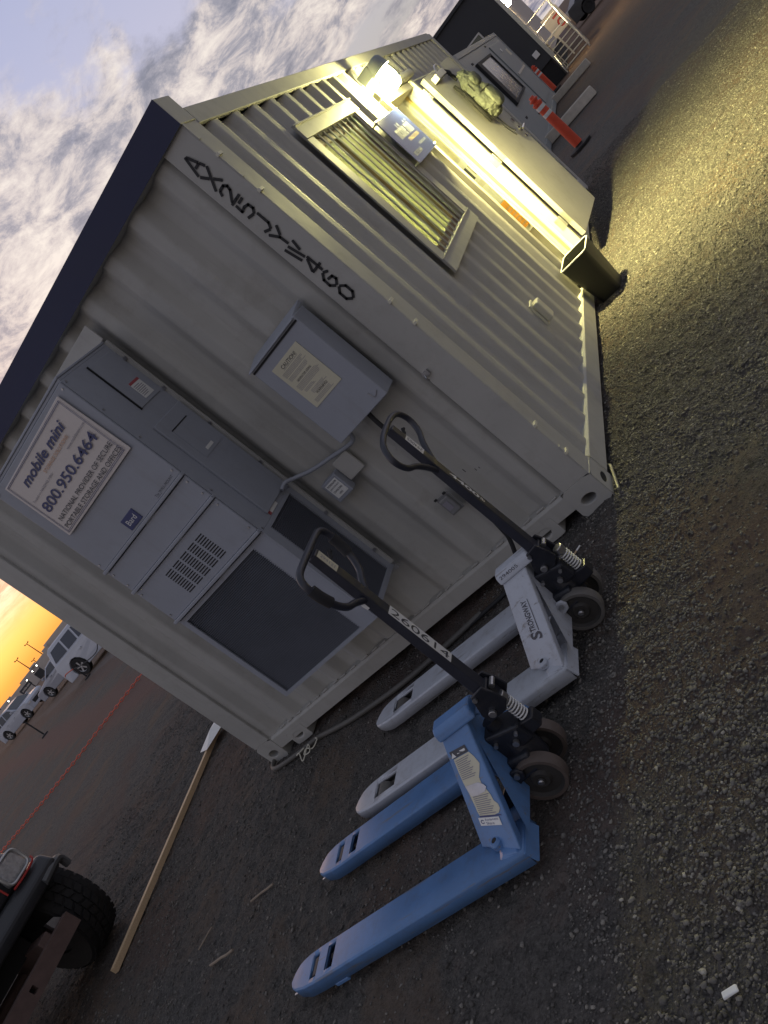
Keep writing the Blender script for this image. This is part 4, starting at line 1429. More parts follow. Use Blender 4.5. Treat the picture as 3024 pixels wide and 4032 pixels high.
    MB().hexa([(0.05, -0.24, 0.05), (0.17, -0.24, 0.05), (0.17, 0.24, 0.05), (0.05, 0.24, 0.05),
               (0.05, -0.20, 0.075), (0.15, -0.20, 0.075), (0.15, 0.20, 0.075), (0.05, 0.20, 0.075)]).build('cross_member', body, t_)
    # back plate between the head beams, facing the pump
    MB().add([(0.006, -hw + 0.05, 0.09), (0.006, hw - 0.05, 0.09), (-0.010, 0.03, zc_ - 0.06), (-0.010, -0.03, zc_ - 0.06)], [(0, 1, 2, 3)]).build('back_plate', body, t_)
    # steer wheels
    ax = P['axle']
    for s in (1, -1):
        y_ = s * 0.078
        MB().lathe([(0.078, -0.0245), (0.0905, -0.0245), (0.0925, -0.021), (0.0925, 0.021), (0.0905, 0.0245), (0.078, 0.0245)], (ax, y_, 0.0905), 'Y', 40, ring=True).build('tyre', tread, t_, smooth=True)
        MB().lathe([(0.012, -0.018), (0.030, -0.0225), (0.040, -0.013), (0.068, -0.012), (0.079, -0.022), (0.079, 0.022), (0.068, 0.012), (0.040, 0.013), (0.030, 0.0225), (0.012, 0.018)],
                   (ax, y_, 0.0905), 'Y', 32).build('wheel_hub', 'wheel_rim', t_, smooth=True)
        MB().lathe([(0.012, s * 0.0), (0.012, s * 0.010), (0.008, s * 0.013)], (ax, y_ + s * 0.0225, 0.0905), 'Y', 12).build('axle_nut', 'steel', t_)
    MB().cyl((ax, -0.055, 0.0905), (ax, 0.055, 0.0905), 0.014, 12).build('axle', 'steel', t_)
    # pump: fork yoke, reservoir, lift piston, base casting
    pb = MB()
    pb.lathe([(0.050, 0.10), (0.056, 0.13), (0.056, 0.20), (0.048, 0.22), (0.048, 0.27), (0.030, 0.28), (0.030, 0.335)], (ax, 0, 0), 'Z', 24)
    pb.build('pump_cylinder', pump, t_, smooth=True)
    MB().hexa([(ax - 0.085, -0.045, 0.20), (ax + 0.06, -0.045, 0.185), (ax + 0.06, 0.045, 0.185), (ax - 0.085, 0.045, 0.20),
               (ax - 0.080, -0.05, 0.285), (ax + 0.05, -0.05, 0.315), (ax + 0.05, 0.05, 0.315), (ax - 0.080, 0.05, 0.285)]).build('reservoir', pump, t_, bevel=0.012, seg=3)
    MB().hexa([(ax - 0.03, -0.095, 0.125), (ax + 0.07, -0.095, 0.115), (ax + 0.07, 0.095, 0.115), (ax - 0.03, 0.095, 0.125),
               (ax - 0.035, -0.075, 0.195), (ax + 0.05, -0.075, 0.205), (ax + 0.05, 0.075, 0.205), (ax - 0.035, 0.075, 0.195)]).build('yoke', pump, t_, bevel=0.010, seg=3)
    for (x_, z_, r_) in ((ax - 0.03, 0.235, 0.012), (ax + 0.03, 0.27, 0.008), (ax - 0.06, 0.265, 0.007)):
        MB().cyl((x_, 0.048, z_), (x_, 0.062, z_), r_, 12).build('bolt', 'steel', t_)
    hx = P['hx']
    zb = P['zb']
    sx = ax - 0.105
    # piston with its white return spring
    MB().cyl((sx, 0, zb - 0.20), (sx, 0, zb - 0.055), 0.013, 12).build('piston', 'steel', t_)
    MB().cyl((sx, 0, zb - 0.075), (sx, 0, zb - 0.045), 0.023, 16).build('spring_cap', 'steel', t_, bevel=0.004)
    sp = []
    for k in range(7 * 16 + 1):
        a = 2 * math.pi * k / 16
        sp.append((sx + 0.021 * math.cos(a), 0.021 * math.sin(a), zb - 0.165 + 0.088 * k / 112))
    MB().tube(sp, 0.0030, 6).build('return_spring', 'label', t_, smooth=True)
    MB().hexa([(sx - 0.03, -0.03, zb - 0.22), (ax - 0.02, -0.03, zb - 0.24), (ax - 0.02, 0.03, zb - 0.24), (sx - 0.03, 0.03, zb - 0.22),
               (sx - 0.03, -0.028, zb - 0.17), (ax - 0.02, -0.028, zb - 0.16), (ax - 0.02, 0.028, zb - 0.16), (sx - 0.03, 0.028, zb - 0.17)]).build('piston_base', pump, t_, bevel=0.006)
    # handle base bracket
    for s in (1, -1):
        MB().prism([(hx + 0.055, s * 0.034, zb - 0.09), (hx + 0.06, s * 0.034, zb - 0.05), (hx + 0.028, s * 0.034, zb + 0.03), (hx - 0.030, s * 0.034, zb + 0.04),
                    (hx - 0.045, s * 0.034, zb + 0.0), (hx - 0.055, s * 0.034, zb - 0.055), (hx - 0.02, s * 0.034, zb - 0.085)], (0, s * 0.010, 0)).build('handle_bracket', pump, t_, bevel=0.004)
        MB().cyl((hx + 0.018, s * 0.044, zb - 0.06), (hx + 0.018, s * 0.058, zb - 0.06), 0.014, 14).build('pivot_pin', 'steel', t_, bevel=0.002)
        MB().cyl((hx + 0.022, s * 0.044, zb + 0.015), (hx + 0.022, s * 0.052, zb + 0.015), 0.009, 6).build('bolt', 'steel', t_)
    MB().box(hx - 0.03, hx + 0.03, -0.033, 0.033, zb - 0.08, zb + 0.02).build('handle_foot', pump, t_, bevel=0.006)
    MB().cyl((hx - 0.045, -0.02, zb + 0.005), (hx - 0.045, 0.02, zb + 0.005), 0.010, 10).build('chain_roller', 'steel', t_)
    # handle shaft
    hz_ = P['hz']
    hd_ = MB().hexa([(hx - .021, -.026, zb - .01), (hx + .021, -.026, zb - .01), (hx + .021, .026, zb - .01), (hx - .021, .026, zb - .01),
                     (hx + P['lean'] - .017, -.020, hz_ - 0.01), (hx + P['lean'] + .017, -.020, hz_ - 0.01), (hx + P['lean'] + .017, .020, hz_ - 0.01), (hx + P['lean'] - .017, .020, hz_ - 0.01)])
    sh = hd_.build('handle_shaft', 'shaft', t_, bevel=0.004)
    P['shaft'] = sh
    # grip loop
    loop = [(hx + P['lean'] * (z_ - zb) / (hz_ - zb), y_, z_) for y_, z_ in P['loop']]
    lp_ = MB().tube(smooth_path(loop, 5, closed=False), 0.0125, 10)
    lp_.build('grip_loop', 'shaft', t_, smooth=True)
    for gr in P['grips']:
        pth = [(hx + P['lean'] * (z_ - zb) / (hz_ - zb), y_, z_) for y_, z_ in gr]
        MB().tube(smooth_path(pth, 4), 0.0185, 10).build('hand_grip', 'rubber', t_, smooth=True)
    # control lever under the loop
    lx = hx + P['lean']
    MB().tube([(lx, -0.01, hz_ - 0.075), (lx - 0.005, -0.045, hz_ - 0.07), (lx - 0.008, -0.06, hz_ - 0.055), (lx - 0.008, -0.068, hz_ - 0.06)], 0.007, 6).build('control_lever', 'rubber', t_)
    return t_


def side_text(t_, s, m_, P, z0, z1, wid, up, bold=0.01):
    """lettering along the shaft on its rear (-x local) face"""
    hx, zb, hz_ = P['hx'], P['zb'], P['hz']
    X0 = hx - 0.0205 + P['lean'] * 0.5
    f = lambda z: hx - 0.021 + (P['lean'] + 0.004) * (z - zb) / (hz_ - zb)
    if up == 'down':        # reads downwards
        ux, uy, org = (f(z0) - f(z1), 0, z0 - z1), (0, -1, 0), (f(z1) - .0012, wid / 2, z1)
    else:
        ux, uy, org = (f(z1) - f(z0), 0, z1 - z0), (0, 1, 0), (f(z0) - .0012, -wid / 2, z0)
    return text('lettering', s, m_, t_, org, ux, uy, abs(z1 - z0), wid, 0, bold)


def shaft_label(t_, P, z0, z1, half, m_='label'):
    hx, zb, hz_ = P['hx'], P['zb'], P['hz']
    f = lambda z: hx - 0.021 + (P['lean'] + 0.004) * (z - zb) / (hz_ - zb) - 0.0006
    return MB().add([(f(z0), -half, z0), (f(z0), half, z0), (f(z1), half, z1), (f(z1), -half, z1)], [(0, 1, 2, 3)]).build('label_strip', m_, t_)


PB = dict(paint='blue_jack', tread='wheel_tan', rear=0.042, len=1.380, half=0.335, fw=0.150, zc=0.445, axle=-0.050, hx=-0.135, zb=0.435, hz=1.185, lean=-0.022, roll=0.175,
          holes=[(0.195, 0.150, 0.050, 0), (0.300, 0.250, 0.050, 0)], link_paint=False,
          loop=[(-0.018, 0.955), (-0.065, 0.985), (-0.105, 1.005), (-0.135, 1.045), (-0.152, 1.10), (-0.155, 1.155), (-0.130, 1.185), (-0.07, 1.19), (0, 1.19), (0.07, 1.19),
                (0.130, 1.185), (0.155, 1.155), (0.152, 1.10), (0.135, 1.045), (0.105, 1.005), (0.065, 0.985), (0.018, 0.955)],
          grips=[[(-0.152, 1.135), (-0.150, 1.10), (-0.140, 1.06)], [(0.152, 1.135), (0.150, 1.10), (0.140, 1.06)]])
jbk = pallet_jack('pallet_jack', 'blue pallet jack with torn white sticker on its head beam', -0.380, -1.505, 0.070, PB)
shaft_label(jbk, PB, 0.600, 0.870, 0.0215)
side_text(jbk, '260614', 'ink_dark', PB, 0.610, 0.862, 0.030, 'down', 0.0)
shaft_label(jbk, PB, 1.085, 1.165, 0.017, 'cream')
side_text(jbk, '294121', 'ink_grey', PB, 1.095, 1.155, 0.014, 'down', 0.0)
MB().prism([(PB['hx'] - 0.006, 0.0215, 0.925), (PB['hx'] + 0.004, 0.0215, 0.925), (PB['hx'] + 0.007, 0.0215, 0.945), (PB['hx'] + 0.003, 0.0215, 0.968), (PB['hx'] - 0.004, 0.0215, 0.968), (PB['hx'] - 0.007, 0.0215, 0.945)],
           (0, 0.002, 0)).build('tape_scrap', 'label', jbk)

PW = dict(paint='white_jack', tread='wheel_grey', rear=0.052, len=1.420, half=0.355, fw=0.165, zc=0.415, axle=0.030 - 0.075, hx=-0.085, zb=0.375, hz=1.150, lean=-0.004, roll=0.20,
          holes=[(0.315, 0.165, 0.046, 0)], link_paint=True,
          loop=[(-0.015, 0.90), (-0.05, 0.945), (-0.10, 0.99), (-0.155, 1.02), (-0.182, 1.06), (-0.180, 1.10), (-0.150, 1.135), (-0.09, 1.152), (0, 1.156), (0.09, 1.152),
                (0.150, 1.135), (0.180, 1.10), (0.182, 1.06), (0.155, 1.02), (0.10, 0.99), (0.05, 0.945), (0.015, 0.90)],
          grips=[])
jwk = pallet_jack('pallet_jack', 'pale grey white pallet jack standing nearest the container wall', -0.180, -0.770, 0.034, PW)
shaft_label(jwk, PW, 0.985, 1.075, 0.018)
side_text(jwk, '294005', 'ink_dark', PW, 0.992, 1.068, 0.018, 'up', 0.0)
side_text(jwk, '4400', 'label', PW, 0.700, 0.855, 0.022, 'down', 0.03)
side_text(jwk, 'lb', 'label', PW, 0.672, 0.694, 0.016, 'down', 0.02)


def beam_frame(P):
    """corner points of the near head beam's top face (local): forward-top, rear-top, rear-bottom, forward-bottom"""
    hw, fw, zc_ = P['half'], P['fw'], P['zc']
    A0, A1 = Vector((0.108, 0.035, zc_ - 0.035)), Vector((-0.020, 0.035, zc_ - 0.035))
    B0, B1 = Vector((0.240, hw - fw * 0.80, 0.0865)), Vector((P['rear'] + 0.008, hw - 0.012, 0.0865))
    nn_ = (A1 - A0).cross(B0 - A0).normalized()
    if nn_.z < 0:
        nn_ = -nn_

    def f(s_, t__, off=0.0):
        a = A0.lerp(A1, s_)
        b_ = B0.lerp(B1, s_)
        return a.lerp(b_, t__) + nn_ * off
    return f


def warp(o, f, x0, x1, y0, y1, off, swap=False):
    """map flat lettering built in the unit square onto the beam"""
    for v in o.data.vertices:
        a, b_ = v.co.x, v.co.z
        if swap:     # reads up the beam
            s_, t__ = x1 + (x0 - x1) * b_, y1 + (y0 - y1) * a
        else:
            s_, t__ = x0 + (x1 - x0) * a, y1 + (y0 - y1) * b_
        v.co = f(s_, t__, off)


fb = beam_frame(PB)


def patch(f, poly, off, name, m_, par):
    return MB().add([f(s_, t__, off) for s_, t__ in poly], [tuple(range(len(poly)))]).build(name, m_, par)


fb0 = fb
fb = lambda s_, t__, off=0.0: fb0(s_, 0.13 + (t__ - 0.13) * 0.80, off)


def strip(f, rows, off, name, m_, par):
    # rows: (t, left s, right s)
    mb_ = MB()
    vs_ = []
    for t__, a_, b__ in rows:
        for k_ in range(5):
            vs_.append(f(a_ + (b__ - a_) * k_ / 4, t__, off))
    mb_.add(vs_, [(i_ * 5 + k_, i_ * 5 + k_ + 1, (i_ + 1) * 5 + k_ + 1, (i_ + 1) * 5 + k_) for i_ in range(len(rows) - 1) for k_ in range(4)])
    return mb_.build(name, m_, par)


stk = strip(fb, [(.24, .16, .70), (.30, .16, .80), (.38, .16, .88), (.44, .17, .80), (.50, .18, .70), (.56, .20, .70), (.62, .23, .76), (.68, .24, .82), (.74, .25, .84),
                 (.78, .26, .92), (.82, .26, .92), (.86, .28, .84), (.885, .30, .60)], 0.0014, 'warning_sticker', 'cream', jbk)
patch(fb, [(.10, .15), (.66, .16), (.70, .235), (.16, .235)], 0.0016, 'sticker_header', 'ink_dark', jbk)
patch(fb, [(.12, .225), (.28, .225), (.19, .17)], 0.0022, 'sticker_header', 'label', jbk)
patch(fb, [(.34, .185), (.62, .187), (.62, .21), (.34, .208)], 0.0022, 'sticker_header', 'label', jbk)
strip(fb, [(.54, .22, .62), (.57, .22, .74), (.60, .24, .80), (.64, .26, .72), (.66, .30, .50)], 0.0030, 'torn_paper', 'steel', jbk)
mb = MB()
for k in range(11):
    t__ = 0.262 + k * 0.020
    mb.add([fb(.20, t__, .0024), fb(.66 - (k % 3) * .05, t__, .0024), fb(.66 - (k % 3) * .05, t__ + .008, .0024), fb(.20, t__ + .008, .0024)], [(0, 1, 2, 3)])
for k in range(10):
    t__ = 0.665 + k * 0.020
    mb.add([fb(.30, t__, .0024), fb(.78 - (k % 3) * .04, t__, .0024), fb(.78 - (k % 3) * .04, t__ + .008, .0024), fb(.30, t__ + .008, .0024)], [(0, 1, 2, 3)])
mb.build('fine_print', 'ink_grey', jbk)['kind'] = 'stuff'
patch(fb, [(.28, .865), (.88, .875), (.89, .885), (.28, .89)], 0.0020, 'sticker_header', 'ink_navy', jbk)
patch(fb, [(.22, .885), (.80, .893), (.80, .975), (.22, .970)], 0.0024, 'share_label', 'label', jbk)
for s_, (a, b_, c, d) in (('Equipment', (.40, .76, .900, .928)), ('Share', (.40, .62, .935, .962))):
    o = text('lettering', s_, 'ink_navy', jbk, (0, 0, 0), (1, 0, 0), (0, 0, 1), 1, 1)
    warp(o, fb, a, b_, c, d, 0.0032)
mb = MB()
for k in range(10):
    a0, a1 = 2 * math.pi * k / 12 + .5, 2 * math.pi * (k + 1) / 12 + .5
    mb.add([fb(.31 + .055 * math.cos(a_) * r_, .930 + .022 * math.sin(a_) * r_, .0032) for a_, r_ in ((a0, 1), (a1, 1), (a1, .6), (a0, .6))], [(0, 1, 2, 3)])
mb.build('ring_logo', 'ink_navy', jbk)
fw_ = beam_frame(PW)
o = text('lettering', 'TRONGWAY', 'ink_dark', jwk, (0, 0, 0), (1, 0, 0), (0, 0, 1), 1, 1, 0, 0.02)
warp(o, fw_, .40, .60, .30, .62, 0.0016, swap=True)
o = text('lettering', 'S', 'ink_dark', jwk, (0, 0, 0), (1, 0, 0), (0, 0, 1), 1, 1, 0, 0.03)
warp(o, fw_, .36, .74, .625, .70, 0.0016, swap=True)
patch(fw_, [(.655, .30), (.675, .30), (.695, .62), (.67, .62)], 0.0016, 'logo_rule', 'ink_dark', jwk)
# tag on the cap
zc_ = PW['zc']
text('lettering', '294005', 'ink_dark', jwk, (0.100, 0.0452, zc_ - 0.024), (-1, 0, 0), (0, -0.012, 0.035), 0.10, 0.014)

# ================================================================ bin, backpack, things by the door
tb = thing('trash_bin', 'black rectangular waste bin standing below the open door', 'bin', (0.150, 2.85, 0.0), -0.08)
bw0, bl0, bw1, bl1, bh = 0.090, 0.135, 0.120, 0.180, 0.40


def rrect(hx_, hy_, z, r=0.04, n=4):
    out = []
    for cx_, cy_, a0 in ((hx_ - r, hy_ - r, 0), (-hx_ + r, hy_ - r, 90), (-hx_ + r, -hy_ + r, 180), (hx_ - r, -hy_ + r, 270)):
        for k in range(n + 1):
            a = math.radians(a0 + 90 * k / n)
            out.append((cx_ + r * math.cos(a), cy_ + r * math.sin(a), z))
    return out


mb = MB()
rings = [rrect(bw0, bl0, 0.0), rrect(bw1, bl1, bh), rrect(bw1 - .005, bl1 - .005, bh), rrect(bw0 - .006, bl0 - .006, 0.02)]
n_ = len(rings[0])
mb.add([p for r_ in rings for p in r_], [(i * n_ + k, i * n_ + (k + 1) % n_, (i + 1) * n_ + (k + 1) % n_, (i + 1) * n_ + k) for i in range(3) for k in range(n_)] +
       [tuple(range(n_)), tuple(3 * n_ + k for k in range(n_))])
mb.build('bin_wall', 'bin', tb, smooth=True)
MB().tube(rrect(bw1, bl1, bh), 0.0055, 6, closed=True).build('rim', 'bin_rim', tb, smooth=True)

cloudtex = bpy.data.textures.new('folds', 'CLOUDS')
cloudtex.noise_scale = 0.085
cloudtex.noise_depth = 2


def fold(o_, st=0.03):
    sb = o_.modifiers.new('sub', 'SUBSURF')
    sb.levels = sb.render_levels = 2
    dm = o_.modifiers.new('fold', 'DISPLACE')
    dm.texture = cloudtex
    dm.texture_coords = 'LOCAL'
    dm.strength = st
    return o_


bk = thing('backpack', 'sage green backpack hanging on the opened office door', 'backpack')
c = Vector(leafp(0.50, 0.13, 1.68))
rot_leaf = math.atan2(ld.y, ld.x)


def blob(mb, cx_, cz_, sx_, sy_, sz_, y0_=0.0, n=14, m_=9, pw=2.6, sag=0.0):
    """soft superellipsoid in leaf coordinates: x along the leaf, y out from it, z up"""
    vs, fs = [], []
    for i in range(m_ + 1):
        ph = math.pi * i / m_ - math.pi / 2
        for k in range(n):
            th = 2 * math.pi * k / n
            sp = lambda v: math.copysign(abs(v) ** (2 / pw), v)
            x = sp(math.cos(ph)) * sp(math.cos(th)) * sx_
            y = sp(math.cos(ph)) * sp(math.sin(th)) * sy_
            z = sp(math.sin(ph)) * sz_
            wob = 1 + 0.045 * math.sin(5 * th + 4 * ph) + 0.03 * math.sin(9 * ph + 3 * th) + 0.022 * math.sin(17 * ph - 6 * th) + 0.02 * math.sin(13 * th)
            x, y = x * wob * (1 - sag * z / sz_), y * wob * (1 - sag * 1.5 * z / sz_)
            vs.append(leafp(0.50 + cx_ + x, 0.05 + y0_ + y, cz_ + z))
    for i in range(m_):
        for k in range(n):
            fs.append((i * n + k, i * n + (k + 1) % n, (i + 1) * n + (k + 1) % n, (i + 1) * n + k))
    return mb.add(vs, fs)


blob(MB(), 0, 1.69, 0.160, 0.072, 0.245, 0.075, sag=0.14, n=30, m_=18).build('main_bag', 'pack', bk, smooth=True)
fold(bk.children[-1], 0.034)
blob(MB(), 0.01, 1.585, 0.125, 0.036, 0.115, 0.145, sag=0.10, n=30, m_=14).build('front_pocket', 'pack', bk, smooth=True)
fold(bk.children[-1], 0.022)
blob(MB(), 0.0, 1.79, 0.105, 0.026, 0.062, 0.138, n=26, m_=12).build('top_pocket', 'pack', bk, smooth=True)
MB().tube(smooth_path([leafp(0.37, 0.155, 1.56), leafp(0.36, 0.150, 1.75), leafp(0.42, 0.135, 1.885), leafp(0.50, 0.125, 1.905), leafp(0.58, 0.135, 1.88), leafp(0.63, 0.150, 1.70)]), 0.006, 6).build('zip', 'strap', bk, smooth=True)
for zc1 in (1.68, 1.53):
    MB().tube(smooth_path([leafp(0.345, 0.10, zc1 + .02), leafp(0.38, 0.185, zc1), leafp(0.50, 0.222, zc1 - .01), leafp(0.61, 0.185, zc1), leafp(0.655, 0.10, zc1 + .02)]), 0.006, 6).build('compression_strap', 'strap', bk, smooth=True)
MB().tube(smooth_path([leafp(0.41, 0.19, 1.50), leafp(0.40, 0.20, 1.60), leafp(0.44, 0.215, 1.66), leafp(0.56, 0.215, 1.66), leafp(0.60, 0.20, 1.60), leafp(0.59, 0.19, 1.50)]), 0.004, 6).build('zip', 'strap', bk, smooth=True)
MB().tube(smooth_path([leafp(0.46, 0.08, 1.90), leafp(0.48, 0.07, 1.97), leafp(0.52, 0.07, 1.97), leafp(0.54, 0.08, 1.90)]), 0.009, 6).build('top_handle', 'strap', bk, smooth=True)
MB().tube(smooth_path([leafp(0.36, 0.06, 1.88), leafp(0.30, 0.09, 1.75), leafp(0.32, 0.08, 1.55), leafp(0.38, 0.06, 1.46)]), 0.016, 6).build('shoulder_strap', 'strap', bk, smooth=True)
for x_, z_ in ((0.47, 1.20), (0.53, 1.23)):
    MB().tube(smooth_path([leafp(x_ - .03, 0.08, 1.47), leafp(x_ + .02, 0.07, 1.38), leafp(x_ + .04, 0.07, 1.30), leafp(x_ + .10, 0.07, z_)]), 0.0055, 5).build('loose_strap', 'strap', bk)
tag(MB().tube(smooth_path([(0.13, 4.45, 2.05), (0.20, 4.46, 2.045), (0.24, 4.46, 2.0), (0.235, 4.46, 1.97)]), 0.018, 8).build('coat_hook', 'rubber', smooth=True),
    'black hook holding the backpack high on the opened door', 'hook')

# ================================================================ litter and small ground things
def stick(name, p, q_, r, m_, label, cat, group=None, n=6):
    a, c_ = Vector(p), Vector(q_)
    pts = [a.lerp(c_, k / 4) + Vector((random.uniform(-r, r), random.uniform(-r, r), 0)) for k in range(5)]
    return tag(MB().tube(pts, r, n).build(name, m_, smooth=True), label, cat, group)


lum = thing('lumber_strip', 'long pale lumber strip lying on the dark soil beyond the forks', 'lumber', (-4.41, -1.00, 0), 0)
a = Vector((0, 0, 0)); dvec = Vector((-0.275, 2.30, 0)); nrm = Vector((dvec.y, -dvec.x, 0)).normalized()
p = [a - nrm * .022, a + nrm * .022, a + dvec + nrm * .022, a + dvec - nrm * .022]
MB().hexa([tuple(v + Vector((0, 0, -0.004))) for v in p] + [tuple(v + Vector((0, 0, 0.040))) for v in p]).build('board', 'lumber', lum, bevel=0.002)
mb = MB()
random.seed(5)
pp = [(-4.79, 1.06, 0.045), (-4.60, 0.98, 0.052), (-4.50, 1.20, 0.05), (-4.56, 1.42, 0.06), (-4.72, 1.40, 0.07), (-4.63, 1.20, 0.10)]
mb.add(pp, [(0, 1, 5), (1, 2, 5), (2, 3, 5), (3, 4, 5), (4, 0, 5)])
o = mb.build('paper_sheet', 'paper', recalc=False)
o.modifiers.new('t', 'SOLIDIFY').thickness = 0.002
tag(o, 'crumpled white paper on the far end of the lumber strip', 'paper')
stick('twig', (-2.60, -1.16, 0.004), (-2.396, -1.139, 0.006), 0.006, 'wood_stick', 'grey twig on the soil nearest the blue fork tips', 'twig', 'twigs on the soil')
stick('twig', (-2.84, -1.423, 0.004), (-2.605, -1.423, 0.007), 0.007, 'wood_stick', 'pale flat twig on the soil farthest left of the fork tips', 'twig', 'twigs on the soil')
stick('twig', (-3.085, -1.266, 0.004), (-3.01, -1.158, 0.005), 0.004, 'wood_stick', 'thinnest twig on the soil beside the lumber strip', 'twig', 'twigs on the soil')
ch = Vector((0.21, -2.404, 0))
tag(MB().hexa([(0.19, -2.415, 0.0), (0.232, -2.405, 0.0), (0.228, -2.388, 0.0), (0.188, -2.398, 0.0), (0.192, -2.413, 0.007), (0.230, -2.404, 0.004), (0.226, -2.389, 0.006), (0.190, -2.399, 0.009)]).build('plastic_scrap', 'paper', bevel=0.002),
    'small white plastic scrap alone on the bare soil', 'litter')
cig = thing('cigarette_butt', 'cigarette butt on the soil beside the white pallet jack spring', 'cigarette butt', (-0.225, -0.245, 0.004), 0.7)
MB().cyl((-0.012, 0, 0.002), (0.018, 0, 0.003), 0.004, 8).build('paper_tube', 'paper', cig)
MB().cyl((-0.032, 0, 0.001), (-0.0121, 0, 0.002), 0.004, 8).build('filter_tip', 'lumber', cig)
tag(MB().tube([(-0.045, 0.31, 0.011), (-0.018, 0.27, 0.013), (0.018, -0.005, 0.012)], 0.0085, 10).build('steel_pin', 'brass', smooth=True, loc=(0.028, -0.02, 0)),
    'dull steel pin lying beside the near bottom corner of the container', 'pin')
tag(MB().tube(smooth_path([(-0.9, -0.16, .012), (-1.45, -0.245, .013), (-1.931, -0.225, .013), (-2.177, -0.185, .014), (-2.436, -0.125, .014), (-2.619, -0.13, .014), (-2.874, -0.112, .014), (-2.975, -0.07, .016), (-2.99, 0.0, .02)]), 0.016, 10)
    .build('hose', 'hose', smooth=True), 'dusty hose lying along the base of the container end', 'hose')
tw = [(-2.428, -0.139, .03), (-2.386, -0.176, .034), (-2.438, -0.207, .02), (-2.484, -0.199, .04), (-2.53, -0.21, .02), (-2.453, -0.229, .025), (-2.48, -0.17, .04), (-2.536, -0.249, .012), (-2.58, -0.18, .035), (-2.617, -0.173, .03), (-2.55, -0.15, .03)]
tag(MB().tube(smooth_path(tw, 6), 0.0035, 6).build('twine', 'twine', smooth=True), 'pale twine knotted round the dusty hose', 'twine')

# ================================================================ orange chain and rods
chn = []
for x, y in ((-9.8, 8.6), (-10.8, 7.5), (-11.93, 6.505), (-12.55, 6.08), (-13.10, 5.56), (-14.16, 4.95), (-15.47, 4.51), (-17.5, 3.9), (-19.5, 3.5)):
    chn.append((x, y, 0.03))
pth = smooth_path(chn, 12)
mb = MB()
acc, nxt, k = 0.0, 0.0, 0
for a, c_ in zip(pth[:-1], pth[1:]):
    seg_ = (c_ - a).length
    while nxt < acc + seg_:
        pcen = a.lerp(c_, (nxt - acc) / seg_)
        d = (c_ - a).normalized()
        sdv = Vector((-d.y, d.x, 0)) if k % 2 else Vector((0, 0, 1))
        ring = [pcen + d * (0.052 * math.cos(t_)) + sdv * (0.026 * math.sin(t_)) for t_ in [2 * math.pi * j / 8 for j in range(8)]]
        mb.tube(ring, 0.009, 5, closed=True)
        nxt += 0.082
        k += 1
    acc += seg_
tag(mb.build('plastic_chain', 'chain'), 'orange plastic chain stretched across the dark yard', 'chain')


def rod(x, y, h, dx, label):
    t_ = thing('barrier_rod', label, 'barrier post', (x, y, 0), 0, 'barrier rods along the lane')
    MB().cyl((0, 0, 0), (dx, 0, h), 0.028, 8).build('rod', 'rubber', t_)
    MB().lathe([(0.16, 0), (0.15, 0.04), (0.03, 0.06)], n=14).build('foot', 'rubber', t_)
    return t_


rod(-24.98, 16.05, 0.60, 0.0, 'black barrier rod in front of the white sport utility vehicle')
rod(-26.09, 13.86, 0.85, 0.0, 'black barrier rod in front of the pale grey hatchback')
tag(MB().tube(smooth_path([(-20.6, 15.5, 1.52), (-21.5, 15.5, 0.98), (-22.3, 15.5, 0.62), (-22.9, 15.5, 0.40), (-24.6, 15.9, 0.52), (-25.0, 16.05, 0.62)]), 0.018, 6).build('barrier_rope', 'rubber'),
    'thin black rope drooping across the white sport utility vehicle', 'rope')
tag(MB().tube(smooth_path([(-25.0, 16.0, 0.62), (-25.35, 15.9, 0.70), (-25.45, 15.85, 0.66)]), 0.02, 6).build('marker_ribbon', 'chain'), 'red ribbon tied at the top of the barrier rod', 'ribbon')


# ================================================================ vehicles
def arc(cx_, r, z0_, n=8):
    a0 = math.asin(min(1, max(-1, (z0_ - r) / (r + .06))))
    return [(cx_ + (r + .06) * math.cos(a), r + (r + .06) * math.sin(a)) for a in [math.pi - a0 - (math.pi - 2 * a0) * k / n for k in range(n + 1)]]


